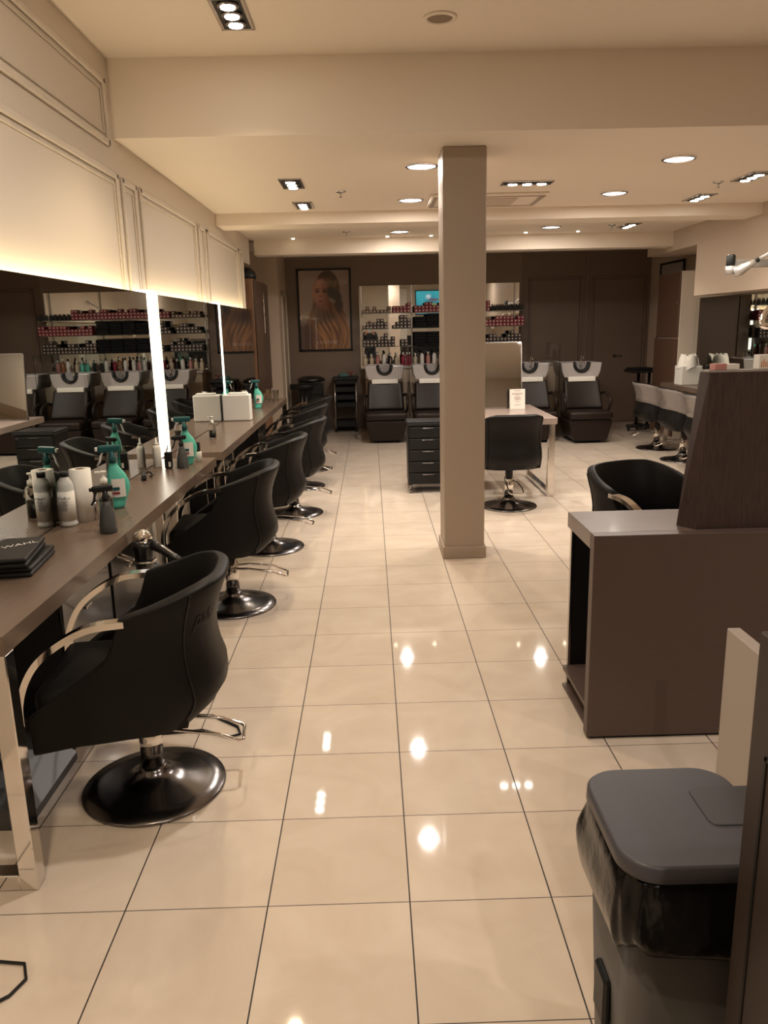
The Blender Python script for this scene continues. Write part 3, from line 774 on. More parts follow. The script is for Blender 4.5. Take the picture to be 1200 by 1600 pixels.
def dye_box_mesh(main, dot):
    m = MB(); m.box(-.026, .026, -.075, .075, 0, .049, .0015, 1); m.mi = 1
    m.box(-.012, .012, -.0762, -.0750, .013, .037, .0)
    return m
protos = {}
def dye(kind, x, z, label, group):
    if kind not in protos:
        main = {'red': redm, 'dark': blkcard, 'brown': brncard}[kind]
        o = dye_box_mesh(main, dotm).build({'red': 'red_dye_box', 'dark': 'dark_dye_box', 'brown': 'brown_dye_box'}[kind], [main, dotm]); protos[kind] = o
    else:
        o = protos[kind].copy(); C.objects.link(o)
    o.location = (x, 12.45 + random.uniform(-.006, .006), z + .0005)
    tag(o, label, 'box', group)
PX = lambda px: (px - 577) / 1222.5 * 12.42 + .04
def row(kind, px0, px1, z, heights, label, group):
    x = PX(px0) + .03; i = 0
    while x < PX(px1) - .02:
        n = heights[i % len(heights)]
        for k in range(n): dye(kind, x + random.uniform(-.002, .002), z + k * .0495, label, group)
        x += .0555; i += 1
row('red', 608, 640, SH[2], [2, 2, 2, 2, 3, 3, 4], 'red hair dye box stacked on the top shelf left of the middle chrome post', 'red dye boxes on the top shelf, left stack')
row('red', 641, 757, SH[2], [2, 2, 2, 3, 3, 2, 2, 3], 'red hair dye box stacked on the top shelf beside the pillar', 'red dye boxes on the top shelf, long row')
row('brown', 562, 606, SH[2], [1, 2, 1, 2, 1, 1], 'brown carton at the left end of the top shelf', 'brown cartons on the top shelf')
row('dark', 562, 604, SH[1], [1, 2, 2, 2, 3, 3, 2], 'dark hair dye box at the left end of the middle shelf', 'dark dye boxes on the middle shelf, left end')
row('dark', 608, 636, SH[1], [1, 2, 4, 4, 3], 'dark hair dye box in the stepped stack left of the black towels', 'dark dye boxes beside the towels')
row('dark', 562, 616, SH[0], [2, 2, 2, 2, 2, 3, 4, 2, 3, 2], 'dark hair dye box at the left end of the lowest shelf', 'dark dye boxes on the lowest shelf, left end')
row('dark', 620, 634, SH[0], [2, 2, 1], 'dark hair dye box on the lowest shelf next to the black towels', 'dark dye boxes beside the lower towels')
row('red', 726, 808, SH[1], [3, 2, 3, 2, 2, 2, 2, 3, 3, 3, 3, 3, 2, 3, 3], 'red hair dye box stacked on the middle shelf right of the pillar', 'red dye boxes on the middle shelf, right end')
row('dark', 722, 808, SH[0], [3, 3, 4, 2, 2, 2, 3, 3, 2, 2, 2, 3, 4], 'dark hair dye box stacked on the lowest shelf right of the pillar', 'dark dye boxes on the lowest shelf, right end')
# small bottles on the top shelf, right
sb = None
for k in range(15):
    if sb is None:
        sb = MB().lathe([(.017, 0), (.018, .004), (.018, .06), (.008, .075), (.008, .095)], n=10).build('colour_bottle', blkcard); o = sb
    else: o = sb.copy(); C.objects.link(o)
    o.location = (PX(760) + k * .034, 12.43 + .02 * (k % 2), SH[2] + .0005)
    tag(o, 'small dark bottle on the top shelf right of the pillar', 'bottle', 'small dark bottles on the top shelf')
# folded towels
tw = None
for si, zb in ((1, SH[1]), (0, SH[0])):
    for p in range(4):
        for k in range(5):
            if si == 1 and p == 0 and k == 4: continue
            if tw is None:
                m = MB(); m.box(-.098, .098, -.15, .13, 0, .041, .019, 3); tw = m.build('folded_towel', towelm, smooth=True); o = tw
            else: o = tw.copy(); C.objects.link(o)
            o.location = (PX(639) + .11 + p * .20 + random.uniform(-.006, .006), 12.45 + random.uniform(-.012, .0), zb + .001 + k * .0425)
            
            tag(o, ['folded black towel in the piles on the lowest shelf', 'folded black towel in the piles on the middle shelf'][si], 'towel', ['black towels on the lowest shelf', 'black towels on the middle shelf'][si])
# bottles on the counter
cols = {'white': whitepl, 'pink': mat('pink_bottle', (.55, .25, .22), .4), 'red': redm, 'amber': mat('amber_bottle', (.30, .12, .05), .3), 'teal': tealm, 'black': blackpl, 'cream': mat('cream_bottle', (.62, .52, .38), .4)}
seq = ['cream', 'cream', 'pink', 'white', 'black', 'cream', 'red', 'red', 'cream', 'white', 'pink', 'white', 'white', 'amber', 'red', 'white', 'black', 'black', 'teal', 'teal', 'cream', 'white', 'amber', 'pink']
cb = {}
for k, cn in enumerate(seq):
    if cn not in cb:
        t = thing('product_bottle', '', 'bottle', (0, 0, 0), group='bottles on the counter behind the wash units')
        hh = .15 + .02 * (len(cb) % 3)
        MB().lathe([(.03, 0), (.032, .005), (.032, hh * .8), (.014, hh * .9), (.012, hh)], n=16).build('bottle_body', cols[cn], t)
        MB().lathe([(.016, hh - .005), (.016, hh + .03)], n=12).build('cap', whitepl if cn != 'white' else blackpl, t)
        cb[cn] = t
    else: t = dup(cb[cn], (0, 0, 0))
    t.location = (-.08 + k * .098, 12.42 + .05 * (k % 3 - 1), 1.001)
    t['label'] = cn + ' product bottle on the counter behind the wash units'; t['group'] = cn + ' bottles on the back counter'

# ---------------------------------------------------------------- backwash units (front = -Y)
def make_wash(label, loc, rz):
    t = thing('wash_unit', label, 'wash unit', loc, rz, 'backwash units')
    m = MB()
    m.prism([(-.285, .315), (-.285, .27), (-.235, .055), (-.20, .035), (.20, .035), (.235, .055), (.285, .27), (.285, .315)], 'y', -.30, .30)
    o = m.build('leg_rest', wleather, t); bv = o.modifiers.new('b', 'BEVEL'); bv.width = .018; bv.segments = 3
    MB().box(-.17, .17, -.2, .25, 0, .04, .005, 1).build('plinth', blackpl, t)
    o = MB().box(-.29, .29, -.33, .24, .318, .425, .038, 4).build('seat', wleather, t, smooth=True)
    m = MB(); R = []
    for j in range(9):
        v = j / 8; z = .42 + .39 * v; w = .265 - .018 * v; yy = .10 + .20 * v
        R.append([Vector((w * (2 * i / 10 - 1), yy + .04 * (1 - (2 * i / 10 - 1) ** 2) * (1 - v * .5) - .02, z)) for i in range(11)])
    m.grid(R); o = m.build('backrest', wleather, t); sm = o.modifiers.new('s', 'SOLIDIFY'); sm.thickness = .08; sm.offset = 0
    bv = o.modifiers.new('b', 'BEVEL'); bv.width = .025; bv.segments = 3; bv.limit_method = 'ANGLE'; bv.angle_limit = .8
    for sx in (-1, 1):
        P = [(.265, .22, .62), (.298, .16, .645), (.304, .02, .635), (.305, -.09, .585), (.304, -.13, .52), (.300, -.10, .44), (.285, -.04, .40)]
        MB().tube([Vector((sx * a, b, c)) for a, b, c in P], [.016, .018, .020, .020, .019, .018, .017], 12).build('armrest', wleather, t)
    MB().box(-.19, .19, .225, .285, .79, .855, .01, 2).build('towel_strip', papr, t)
    # bowl: front plate with neck notch, sides, back, floor
    m = MB()
    notch = [(.098 * math.sin(a), 1.045 - .125 * abs(math.cos(a)) ** .8) for a in [(-PI / 2 + PI * k / 12) for k in range(13)]]
    outl = [(-.285, 1.045)] + [(a, b) for a, b in notch] + [(.285, 1.045), (.268, .93), (.235, .845), (-.235, .845), (-.268, .93)]
    m.prism(outl, 'y', .27, .32)
    m.prism([(-.285, 1.045), (-.245, 1.045), (-.20, .86), (-.235, .845), (-.268, .93)], 'y', .32, .78)
    m.prism([(.285, 1.045), (.245, 1.045), (.20, .86), (.235, .845), (.268, .93)], 'y', .32, .78)
    m.box(-.24, .24, .74, .79, .85, 1.045); m.box(-.235, .235, .32, .78, .845, .875)
    o = m.build('bowl', bowlm, t); bv = o.modifiers.new('b', 'BEVEL'); bv.width = .010; bv.segments = 2; bv.limit_method = 'ANGLE'
    MB().tube([Vector((a * 1.02, .265, b + .006)) for a, b in notch], .022, 10).tube([Vector((a * .95, .30, b + .012)) for a, b in notch], .017, 10).build('neck_rest', blackpl, t)
    f = MB(); f.cyl((.10, .70, .87), (.10, .70, 1.10), .012, 10); f.tube([(.10, .70, 1.09), (.10, .66, 1.13), (.10, .58, 1.12), (.10, .55, 1.08)], .010, 8); f.build('faucet', chrome, t)
    MB().box(-.17, .17, .36, .74, 0, .845, .01, 1).build('pedestal', bowlm, t)
    return t
w1 = make_wash('wash unit nearest the framed portrait poster', (.20, 11.20, 0), 0)
wx = [(.88, 11.10, 'second wash unit from the left, beside the pillar edge'), (1.56, 11.0, 'middle wash unit, hidden behind the pillar and island mirror'), (2.235, 10.88, 'wash unit just right of the island mirror'), (2.93, 10.72, 'rightmost wash unit in front of the dark doors')]
for x, y, lb in wx: dup(w1, (x, y, 0), 0, lb)
# clear screens between the wash units
first = None
for (x, y, lb) in [(.540, 11.55, 'between the first and second wash units'), (1.22, 11.45, 'behind the pillar between two wash units'), (1.8975, 11.35, 'behind the island mirror between two wash units'), (2.5825, 11.25, 'left of the rightmost wash unit')]:
    if first is None:
        t = thing('acrylic_screen', '', 'screen', (x, y, 0), group='clear screens between wash units')
        MB().box(-.003, .003, -.42, .42, .02, 1.32).build('panel', glass, t)
        MB().box(-.012, .012, -.35, -.31, 0, .03).box(-.012, .012, .31, .35, 0, .03).build('foot', brushed, t); first = t
    else: t = dup(first, (x, y, 0))
    t['label'] = 'clear acrylic screen standing ' + lb

# ---------------------------------------------------------------- trolleys
def caster(m, x, y, r=.028):
    m.cyl((x - .012, y, r), (x + .012, y, r), r, 14); m.box(x - .016, x + .016, y - .012, y + .012, r + .005, r + .055, .003, 1)
t = thing('drawer_trolley', 'black drawer trolley on casters standing beside the pillar', 'trolley', (.53, 7.64, 0))
MB().box(-.19, .19, -.17, .19, .085, .66, .012, 2).build('body', blackpl, t)
MB().box(-.20, .20, -.20, .20, .655, .69, .012, 2).box(-.20, .20, -.20, -.185, .685, .70, .003, 1).build('top_tray', blackpl, t)
for k in range(5):
    z0 = .095 + k * .112
    d = MB().box(-.18, .18, -.192, -.172, z0, z0 + .104, .008, 2).build('drawer', blackpl, t)
    MB().box(-.055, .055, -.200, -.192, z0 + .086, z0 + .094, .002, 1).build('handle', gunmetal, d)
MB().lathe([(.012, 0), (.012, .01)], (.15, -.195, .63), 12, M=Euler((PI / 2, 0, 0)).to_matrix()).build('lock', chrome, t)
for x, y in ((-.17, -.15), (.17, -.15), (-.17, .16), (.17, .16)):
    m = MB(); caster(m, x, y); m.build('caster', gunmetal, t)
t = thing('tray_trolley', 'tall black trolley with silver posts and five trays under the portrait poster', 'trolley', (-.40, 12.42, 0))
for x in (-.165, .165):
    for y in (-.17, .17): MB().cyl((x, y, .06), (x, y, .80), .011, 10).build('post', brushed, t)
for k, z in enumerate((.08, .38, .50, .62, .74)):
    MB().box(-.155, .155, -.18, .18, z, z + (.10 if k == 0 else .085), .01, 1).build('tray', blackpl, t)
MB().box(-.20, .20, -.20, .20, .80, .85, .015, 2).build('top_tray', blackpl, t)
for x, y in ((-.16, -.16), (.16, -.16), (-.16, .16), (.16, .16)):
    m = MB(); caster(m, x, y, .025); m.build('caster', blackpl, t)
t = thing('towel_bundle', 'crumpled teal cloth lying on the tall black trolley', 'cloth', (-.43, 12.36, .8505))
m = MB(); m.lathe([(.07, 0), (.085, .02), (.06, .05), (.02, .062)], n=14, sy=.8)
m.build('cloth', mat('teal_cloth', (.08, .17, .17), .9, bump=.6), t)
tag(MB().tube([(-.30, 12.40, .865), (-.33, 12.38, .90), (-.36, 12.38, .925)], .008, 8).tube([(-.33, 12.38, .90), (-.27, 12.38, .925)], .008, 8).build('red_clamp', redm), 'small red clip on the tall black trolley', 'clip')
t = thing('lidded_trolley', 'black rounded trolley beside the door casing with a roll hanging in front', 'trolley', (-.93, 12.30, 0))
MB().box(-.19, .19, -.19, .19, .06, .80, .02, 2).build('body', blackmet, t)
MB().lathe([(.215, .80), (.22, .815), (.215, .845), (.14, .875), (.02, .885)], n=32).build('lid', blackmet, t)
for k in range(4):
    d = MB().box(-.01, .17, -.205, -.19, .10 + k * .17, .25 + k * .17, .006, 1).build('drawer', blackpl, t)
    MB().lathe([(.008, 0), (.008, .012)], (.02, -.205, .2 + k * .17), 10, M=Euler((PI / 2, 0, 0)).to_matrix()).build('knob', chrome, d)
for x in (-.13, -.07): MB().cyl((x, -.215, .06), (x, -.215, .68), .010, 10).build('post', gunmetal, t)
MB().cyl((-.30, -.26, .735), (.05, -.26, .735), .042, 18).build('hanging_roll', blackpl, t)
t = thing('tray_stand', 'black tray trolley with cluttered top in the far right corner', 'trolley', (4.0, 11.55, 0))
MB().box(-.24, .24, -.20, .20, .86, .90, .01, 1).box(-.22, .10, -.16, .16, .90, .93, .01, 1).build('tray', blackpl, t)
for x in (-.08, .08): MB().cyl((x, 0, .06), (x, 0, .86), .022, 12).build('post', blackpl, t)
MB().box(-.22, .22, -.05, .05, .05, .10, .02, 2).box(-.05, .05, -.22, .22, .05, .10, .02, 2).build('base', blackpl, t)
for x, y in ((-.19, 0), (.19, 0), (0, -.19), (0, .19)):
    m = MB(); caster(m, x, y, .026); m.build('caster', blackpl, t)

# ---------------------------------------------------------------- island table with mirror
t = thing('island_table', 'pale brown island table with chrome loop legs behind the pillar', 'table', (1.24, 7.72, 0))
MB().box(-.45, .45, -.62, .66, .685, .745, .003, 1).build('tabletop', table2m, t)
for sx in (-1, 1):
    m = MB(); a = sx * .415 - .03; b = a + .06
    for (p, q) in ((-.56, -.50), (.40, .46)): m.box(a, b, p, q, 0, .685, .003, 1)
    m.box(a, b, -.50, .40, 0, .045, .003, 1); m.build('leg', chrome, t)
t = thing('table_mirror', 'upright rectangular mirror leaning back on the island table', 'mirror', (1.17, 8.02, .746))
TM = []
o = MB().box(-.36, .36, -.008, 0, .0, .66, .001, 1).build('glass_pane', mirror2m, t); TM.append(o)
m = MB()
for (a, b, c, d) in ((-.37, -.36, 0, .67), (.36, .37, 0, .67), (-.37, .37, .66, .67), (-.37, .37, -.0, .012)): m.box(a, b, -.010, .012, c, d)
o = m.build('frame', brushed, t); TM.append(o)
o = MB().box(-.36, .36, .001, .011, 0, .66).build('backing', blackpl, t); TM.append(o)
for o in TM: o.rotation_euler = (-.12, 0, 0)
MB().box(-.20, .20, -.02, .16, 0, .012).build('stand', brushed, t)
t = thing('price_card', 'white printed card standing against the island mirror', 'card', (1.475, 7.93, .746), 0)
c = MB().box(-.078, .078, -.002, .0, 0, .20).build('sheet', papr, t); c.rotation_euler = (-.10, 0, 0)
m = MB()
for k, (w, z) in enumerate([(.03, .182), (.055, .155), (.05, .146), (.02, .135), (.03, .118), (.035, .109), (.02, .10), (.035, .09), (.02, .07), (.03, .04)]): m.box(-w, w, -.0028, -.002, z, z + .0035)
m = m.build('printed_lines', mat('brown_ink', (.28, .12, .08), .6), t); m.rotation_euler = (-.10, 0, 0)

# ---------------------------------------------------------------- right station
t = thing('wall_mirror', 'wide wall mirror of the right-hand station behind the desk screen', 'mirror', (4.2, 7.2, .795))
MB().box(0, .006, -3.2, 3.12, 0, 1.06).build('glass_pane', mirrorm, t)
MB().box(.007, .225, -3.2, 3.1, 0, 1.03).build('backing_box', greyboard, t)
t = table('brown styling table along the right wall carrying the tissue box', 3.85, 4.42, 5.2, 10.46, .79, .055, (), tablem)
for y in (5.3, 10.3):
    for x in (-.26, .2): MB().box(x, x + .05, y - 7.83, y - 7.83 + .05, 0, .735).build('leg', chrome, t)
t = thing('tissue_dispenser', 'white tissue box with fluffy tissues on the right styling table', 'dispenser', (4.02, 9.98, TZ))
MB().box(-.13, .13, -.12, .12, 0, .235, .008, 2).build('box', whitepl, t)
m = MB()
random.seed(3)
for k in range(7):
    a = random.uniform(0, 6.28); pts = []
    R = []
    for j in range(6):
        v = j / 5
        R.append([Vector((.032 * math.cos(a + i * .5) * (1 + 3.0 * v) + .02 * math.cos(a), .032 * math.sin(a + i * .5) * (1 + 3.0 * v) + .02 * math.sin(a), .235 + .17 * math.sin(v * 2.9) + .02 * math.sin(i * 2 + k) - .07 * v)) for i in range(5)])
    m.grid(R)
m.build('tissue', papr, t)
random.seed(11)
t = thing('tall_cabinet', 'tall narrow cabinet, brown door and pale side, at the far end of the right wall', 'cabinet', (4.24, 10.85, 0))
MB().box(-.165, .188, -.34, .45, 0, 2.21, .003, 1).build('body', mat('ivory_laminate', (.72, .63, .52), .5), t)
for (z0, z1, dx) in ((.05, 1.35, -.205), (1.365, 2.205, -.185)):
    d = MB().box(dx, -.166, -.33, .45, z0, z1, .003, 1).build('door', mat('red_brown_door', (.115, .062, .042), .35), t)
    MB().lathe([(.010, 0), (.012, .015)], (dx, -.27, z0 + .45), 12, M=Euler((0, -PI / 2, 0)).to_matrix()).build('knob', chrome, d)

# ---------------------------------------------------------------- climazone arm, right
t = thing('swing_arm', 'silver and black articulated swing arm of a hair processor at the right edge', 'hair processor', (3.125, 7.0, 2.035))
MB().box(.03, .64, .02, .06, -.02, .045, .004, 1).build('wall_rail', mat('grey_arm_enamel', (.28, .26, .24), .4), t)
MB().lathe([(.036, .0), (.038, .02), (.038, .085), (.030, .097)], (0, .0, -.01), 24).build('pivot_cap', blackpl, t)
sil = mat('arm_silver', (.50, .48, .47), .38, .55)
MB().cyl((0, 0, -.075), (0, 0, -.008), .040, 24).build('pivot', sil, t)
MB().tube([(.02, -.03, -.06), (.07, -.05, -.045), (.12, -.075, -.01), (.165, -.09, .018)], [.046, .044, .032, .022], 16).build('elbow', sil, t)
MB().tube([(.175, -.095, .026), (.195, -.10, .036)], .020, 12).build('collar', blackpl, t)
MB().tube([(.195, -.10, .036), (.40, -.17, .16), (.62, -.24, .29)], .016, 14).build('rod', sil, t)
m = MB(); pts = [Vector((.21 * math.cos(a) - .05 * math.sin(a), .05 * math.sin(a), .17 * math.cos(a) + .05 * math.sin(a))) for a in [2 * PI * k / 36 for k in range(36)]]
m.tube(pts, .024, 12, closed=True); m.build('hood_ring', chrome, t, (.045, -1.0, -.335))
MB().tube([(.21, 0, .17), (.34, .2, .35), (.52, .5, .58), (.58, .76, .62)], .014, 10).build('support_arm', brushed, t, (.045, -1.0, -.335))

# ---------------------------------------------------------------- reception desk, screen, partitions, bin
t = thing('reception_desk', 'brown reception desk with thick top and open black end', 'desk', (1.6, 2.98, 0))
X0 = .800 - 1.6; X1 = .95; Y0 = 2.744 - 2.98; Y1 = 3.24 - 2.98
MB().box(X0, X1, Y0, Y0 + .050, .012, .819, .002, 1).build('front_panel', deskm, t)
MB().box(X0, X1, Y0 + .0505, 3.135 - 2.98, .756, .819, .002, 1).build('desktop', mat('desktop_laminate', (.150, .108, .092), .34, noise=.08, nscale=10, coat=.2), t)
MB().box(X0 + .05, X1, 3.22 - 2.98, 3.24 - 2.98, .012, .755).box(X0 + .012, X1, Y0 + .0505, Y0 + .054, .02, .755).build('interior_lining', blackpl, t)
MB().box(X0 + .02, X1, Y0 + .055, 3.219 - 2.98, .080, .10, .001, 1).build('bottom_shelf', deskm, t)
MB().box(X0 + .02, X1, Y0 + .055, 3.219 - 2.98, .0, .014, .001, 1).build('bottom_rail', deskm, t)
MB().box(X0 + .04, X0 + .05, 3.215 - 2.98, 3.24 - 2.98, .0, .755).build('edge_strip', brushed, t)
MB().box(X0 + .35, X0 + .40, Y0 + .06, 3.219 - 2.98, .10, .755).build('divider', blackpl, t)
MB().box(X0 + .015, X1, Y0 + .01, Y0 + .065, 0, .012).build('skirting', blackpl, t)
t = thing('desk_screen', 'tall dark brown upright screen standing on the reception desk', 'screen', (1.8, 2.83, .8195))
m = MB()
V = [(1.194, 2.797, 0), (2.35, 2.797, 0), (2.35, 2.87, 0), (1.148, 2.87, 0), (1.205, 2.797, .575), (2.35, 2.797, .575), (2.35, 2.858, .575), (1.194, 2.858, .575)]
vs = [m.bm.verts.new((a - 1.8, b - 2.83, c)) for a, b, c in V]
for f in ((0, 1, 5, 4), (1, 2, 6, 5), (2, 3, 7, 6), (3, 0, 4, 7), (4, 5, 6, 7), (3, 2, 1, 0)): m.bm.faces.new([vs[k] for k in f])
m.build('upright_panel', deskdark, t)
MB().box(-.604, .55, -.034, .029, .5755, .583, .001, 1).build('top_ledge', mat('grey_ledge', (.30, .27, .25), .4), t)
t = thing('small_box', 'small pink and white box lying on top of the desk screen', 'box', (1.265, 2.825, 1.403), .15)
MB().box(-.045, .0, -.018, .018, 0, .022, .001, 1).build('end_panel', cols['pink'], t); MB().box(.0, .05, -.018, .018, 0, .020, .001, 1).build('carton', papr, t)
t = thing('candle_carton', 'small square white carton with orange pattern on the desk screen', 'box', (1.405, 2.825, 1.403), .1)
MB().box(-.026, .026, -.018, .018, 0, .050, .001, 1).build('carton', papr, t)
m = MB()
for k in range(5): m.box(-.018 + k * .008, -.014 + k * .008, -.0186, -.018, .006, .026 + .008 * (k % 2))
m.build('printed_pattern', mat('orange_print', (.62, .22, .08), .6), t)
tag(MB().box(1.05, 1.09, 1.25, 2.19, 0, .676, .003, 1).build('low_partition', greyboard), 'pale grey low upright board between the bin and the reception desk', 'partition')
t = thing('side_cabinet', 'brown cabinet end, shade darkening its colour, cutting off the lower right corner', 'cabinet', (.95, .78, 0))
MB().box(.578 - .95, .45, -.35, .32, 0, 1.118, .003, 1).build('body', mat('shade_darkened_laminate', (.034, .023, .019), .45, noise=.05, nscale=12), t)  # brown laminate with the shade on this end put into its colour
m = MB()
x = .578 - .95
for (a, b, c, d) in ((-.33, .27, .93, .936), (-.33, .27, .08, .086), (.264, .27, .08, .936), (-.33, -.324, .08, .936)): m.box(x - .002, x + .001, a, b, c, d)
m.build('door_groove', blackpl, t)

# pedal bin
t = thing('pedal_bin', 'grey pedal bin with dark grey lid and black bag hanging over its rim', 'bin', (.565, 1.315, 0))
def rrect(hx, hy, r, n=6):
    P = []
    for (cx, cy, a0) in ((hx - r, hy - r, 0), (-hx + r, hy - r, PI / 2), (-hx + r, -hy + r, PI), (hx - r, -hy + r, 1.5 * PI)):
        for k in range(n + 1):
            a = a0 + PI / 2 * k / n; P.append((cx + r * math.cos(a), cy + r * math.sin(a)))
    return P
def loft(m, secs, cap=True):
    rings = [[m.bm.verts.new((x, y, z)) for x, y in P] for P, z in secs]
    n = len(rings[0])
    for a, b in zip(rings, rings[1:]):
        for k in range(n):
            f = m.bm.faces.new((a[k], a[(k + 1) % n], b[(k + 1) % n], b[k])); f.smooth = True
    if cap: m.bm.faces.new(list(reversed(rings[0]))); m.bm.faces.new(rings[-1])
    return m
loft(MB(), [(rrect(.105, .115, .04), 0), (rrect(.110, .12, .04), .02), (rrect(.136, .145, .05), .60)]).build('bin_body', greyplas, t)
MB().box(.125, .20, -.06, .10, .02, .640, .012, 2).build('hinge_housing', greyplas, t)
MB().box(-.137, -.120, -.035, .035, .20, .31, .006, 1).build('side_grip', blackpl, t)
MB().box(-.05, .05, -.165, -.11, .01, .03, .006, 1).build('pedal', blackpl, t)
m = MB(); secs = []
random.seed(5)
for j, (z, e) in enumerate([(.475, .014), (.49, .024), (.52, .03), (.55, .028), (.58, .022), (.605, .016), (.625, .008)]):
    P = rrect(.130 + e, .140 + e, .055, 10); Q = []
    for k, (x, y) in enumerate(P):
        w = 1 + .022 * math.sin(k * 1.9 + j * .8) + .02 * math.sin(k * .73 + 2 * j) + random.uniform(-.012, .012)
        Q.append((x * w, y * w))
    secs.append((Q, z))
rings = [[m.bm.verts.new((x, y, z + (.018 * math.sin(k * .5) if z < .5 else 0))) for k, (x, y) in enumerate(P)] for P, z in secs]
n = len(rings[0])
for a, b in zip(rings, rings[1:]):
    for k in range(n): f = m.bm.faces.new((a[k], a[(k + 1) % n], b[(k + 1) % n], b[k])); f.smooth = True
o = m.build('bin_bag', bagm, t); sm = o.modifiers.new('s', 'SOLIDIFY'); sm.thickness = .003; mod_sub(o, 1)
loft(MB(), [(rrect(.143, .153, .065, 8), .626), (rrect(.149, .158, .07, 8), .632), (rrect(.148, .157, .07, 8), .656), (rrect(.142, .151, .065, 8), .662)]).build('lid', lidm, t)
loft(MB(), [(rrect(.085, .062, .02), .640), (rrect(.085, .062, .02), .662), (rrect(.083, .060, .02), .6655)]).build('hinge_cover', mat('hinge_plastic', (.055, .054, .062), .45), t, (.130, .015, 0))

# ---------------------------------------------------------------- behind the viewpoint (seen in the mirrors)
t = thing('white_display_board', 'tall white board against the wall behind the viewpoint', 'board', (1.0, YF + .03, 0))
MB().box(-.35, .35, -.02, .02, .0, 2.9).build('panel', papr, t)
t = thing('lit_sign', 'glowing blue and green sign on the wall behind the viewpoint', 'sign', (2.2, YF + .04, 2.0))
m = MB(); m.box(-.55, .55, -.03, .03, 0, .85, .004, 1); m.build('frame', blackpl, t)
def signcol(u, v):
    c = mixc((.02, .16, .24), (.04, .32, .38), sst(.2, .9, v + .2 * math.sin(u * 9)))
    c = mixc((.16, .20, .04), c, sst(.5, 1.2, math.hypot((u - .5) / .28, (v - .40) / .07)))
    c = mixc((.16, .03, .05), c, sst(.5, 1.2, math.hypot((u - .6) / .22, (v - .62) / .06)))
    return mixc((.45, .55, .6), c, sst(.6, 1.1, math.hypot((u - .42) / .10, (v - .76) / .10)))
sm_ = bpy.data.materials.new('sign_print'); sm_.use_nodes = True
sb_ = sm_.node_tree.nodes['Principled BSDF']; va = sm_.node_tree.nodes.new('ShaderNodeVertexColor'); va.layer_name = 'Print'
sm_.node_tree.links.new(va.outputs['Color'], sb_.inputs['Base Color']); sm_.node_tree.links.new(va.outputs['Color'], sb_.inputs['Emission Color']); sb_.inputs['Emission Strength'].default_value = .9
p = vcol_panel('print', -.52, .52, .03, .82, 24, 16, signcol, sm_, t); p.location = (0, .032, 0); p.rotation_euler = (0, 0, 0)

# photographer, seen only in the back mirror
def skin(name, joints, links, mtl, parent=None, sub=2, root=0):
    me = bpy.data.meshes.new(name); me.from_pydata([j[0] for j in joints], links, [])
    o = bpy.data.objects.new(name, me); C.objects.link(o)
    if parent: o.parent = parent
    md = o.modifiers.new('skin', 'SKIN'); md.use_smooth_shade = True
    for k, j in enumerate(joints):
        sv = me.skin_vertices[0].data[k]; r = j[1]; sv.radius = r if isinstance(r, tuple) else (r, r)
        sv.use_root = (k == root)
    mod_sub(o, sub); me.materials.append(mtl); return o
skinm = mat('skin', (.50, .28, .20), .5); navy = mat('dark_jacket', (.014, .015, .020), .8, bump=.4, bscale=200); trou = mat('dark_trousers', (.012, .013, .018), .85)
pr = thing('person', 'person in a dark jacket photographing with a phone, seen in the back mirror', 'person', (0, -.42, 0))
J = [((0, 0, .98), (.15, .11)), ((0, 0, 1.12), (.13, .10)), ((0, .01, 1.28), (.15, .11)), ((0, 0, 1.42), (.13, .09)), ((0, .01, 1.50), .055), ((0, .03, 1.575), .06), ((0, .045, 1.66), (.088, .095)), ((0, .04, 1.74), (.08, .088))]
L_ = [(0, 1), (1, 2), (2, 3), (3, 4), (4, 5), (5, 6), (6, 7)]
def add(base, pts):
    k = base
    for p, r in pts: J.append((p, r)); L_.append((k, len(J) - 1)); k = len(J) - 1
    return k
for sx in (-1, 1):
    add(0, [((sx * .10, 0, .88), .085), ((sx * .11, .02, .50), .055), ((sx * .12, -.01, .12), .038), ((sx * .125, .10, .045), .035)])
    w_ = add(3, [((sx * .18, 0, 1.40), .055), ((sx * .235, .06, 1.17), .042), ((sx * .13, .29, 1.40), .028), ((sx * .09, .355, 1.455), (.030, .018))])
    # fingers around the phone edge, thumb behind it
    for q, (dz, ln) in enumerate([(.030, .9), (.010, 1.0), (-.010, .95), (-.028, .8)]):
        add(w_, [((sx * .075, .385, 1.475 + dz), .008), ((sx * (.054), .414 , 1.485 + dz), .0075), ((sx * (.054 - .012 * ln), .417, 1.487 + dz), .0065)])
    add(w_, [((sx * .068, .372, 1.50), .010), ((sx * .038, .388, 1.520), .008)])
body = skin('body', J, L_, skinm, pr, 2)
Jj = [((0, 0, 1.12), (.175, .14)), ((0, .01, 1.28), (.185, .14)), ((0, 0, 1.42), (.15, .11)), ((0, .01, 1.50), .072), ((0, 0, .98), (.18, .145)), ((0, 0, .87), (.18, .145))]; Lj = [(0, 1), (1, 2), (2, 3), (0, 4), (4, 5)]
for sx in (-1, 1):
    k = 2
    for p, r in [((sx * .175, 0, 1.39), .075), ((sx * .235, .06, 1.17), .060), ((sx * .135, .285, 1.395), .042)]:
        Jj.append((p, r)); Lj.append((k, len(Jj) - 1)); k = len(Jj) - 1
skin('jacket', Jj, Lj, navy, pr)
m = MB(); m.lathe([(.02, .76), (.12, .79), (.168, .85), (.180, .93), (.172, 1.02), (.165, 1.06)], n=32, sy=.80)
for sx in (-1, 1): m.tube([(sx * .088, 0, .90), (sx * .095, .005, .78), (sx * .11, .02, .50), (sx * .12, 0, .14), (sx * .12, .01, .055)], [.096, .098, .076, .064, .066], 24)
m.build('trousers', trou, pr)
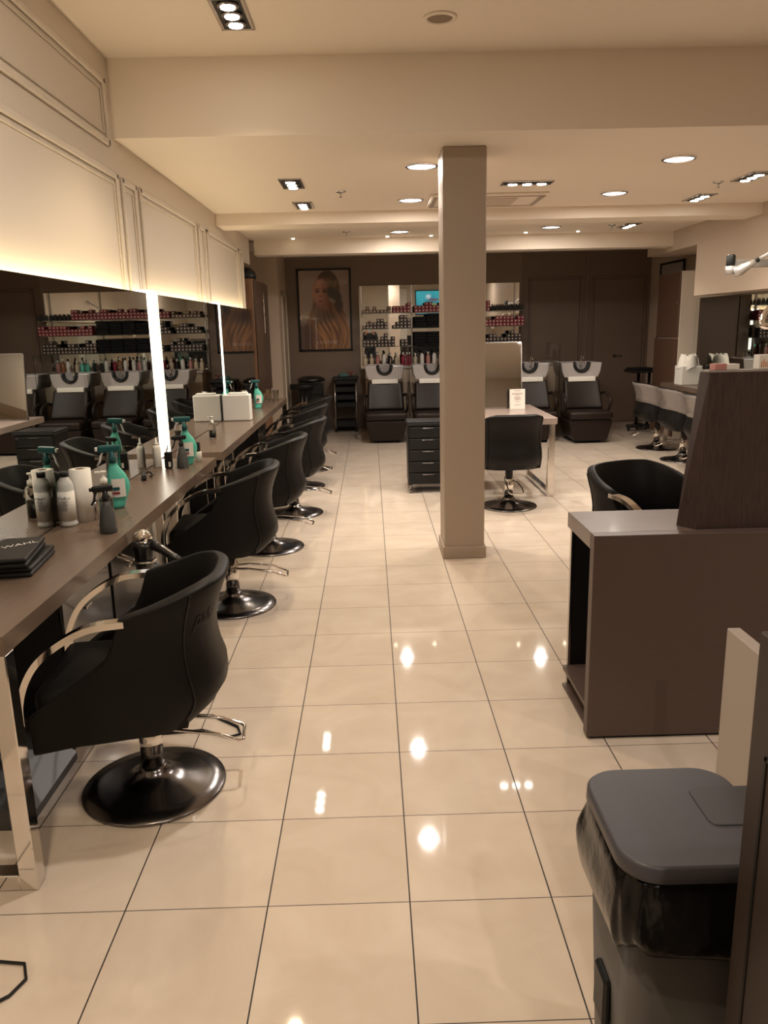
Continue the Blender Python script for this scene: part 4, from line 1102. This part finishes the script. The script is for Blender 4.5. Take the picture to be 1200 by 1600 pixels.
for sx in (-1, 1):
    m = MB(); m.box(sx * .125 - .045, sx * .125 + .045, -.08, .19, 0, .085, .03, 3); m.build('shoe', blackpl, pr, smooth=True)
    e = MB(); e.lathe([(.001, -.008), (.008, -.005), (.008, .005), (.001, .008)], (0, 0, 0), 10); e.build('eye', mat('eye_dark', (.03, .02, .02), .2), pr, (sx * .03, .122, 1.672))
    MB().box(-.008, .008, -.015, .015, -.028, .028, .007, 2).build('ear', skinm, pr, (sx * .076, .04, 1.66))
MB().prism([(.115, 1.675), (.146, 1.632), (.115, 1.625)], 'x', -.012, .012).build('nose', skinm, pr)
MB().box(-.024, .024, .112, .122, 1.593, 1.603, .004, 2).build('mouth', mat('lips', (.38, .14, .11), .5), pr)
h = MB(); rows = []
for j in range(9):
    ph = j / 8 * 1.35
    rows.append([Vector(((.088 * math.cos(a)) * math.cos(ph), .035 + .102 * math.sin(a) * math.cos(ph) - .012, 1.70 + .105 * math.sin(ph) - (.075 * (1 - j / 8) if math.sin(a) < .35 else -.01))) for a in [2 * PI * k / 24 for k in range(25)]])
h.grid(rows); ho = h.build('hair', mat('auburn_hair', (.12, .05, .03), .6, bump=.6, bscale=90), pr); sm = ho.modifiers.new('s', 'SOLIDIFY'); sm.thickness = .012
ph_ = thing('phone', 'pale blue phone held up in front of the chest, seen in the back mirror', 'phone', (0, 0, 0))
pm_ = MB().box(-.037, .037, -.135, .022, -.0045, .0045, .004, 2).build('phone_case', mat('pale_blue_case', (.32, .50, .58), .4), ph_)
mt = Matrix.Identity(4)
for r in range(3): mt[r][0] = CR[r]; mt[r][1] = CU[r]; mt[r][2] = -CF[r]
pos = Vector((0, 0, 1.5759)) - CF * .012
mt[0][3], mt[1][3], mt[2][3] = pos
ph_.matrix_world = mt

# ---------------------------------------------------------------- world and view
w = bpy.data.worlds.new('world'); SC.world = w; w.use_nodes = True
w.node_tree.nodes['Background'].inputs[0].default_value = (1, .85, .7, 1); w.node_tree.nodes['Background'].inputs[1].default_value = .05
SC.view_settings.view_transform = 'Standard'; SC.view_settings.look = 'None'; SC.view_settings.gamma = 1; SC.view_settings.use_curve_mapping = False
SC.view_settings.exposure = 0.06
SC.cycles.max_bounces = 10; SC.cycles.diffuse_bounces = 4; SC.cycles.glossy_bounces = 5; SC.cycles.transmission_bounces = 8; SC.cycles.transparent_max_bounces = 8
SC.cycles.use_denoising = True; SC.cycles.sample_clamp_indirect = 6
SC.cycles.caustics_reflective = False; SC.cycles.caustics_refractive = False
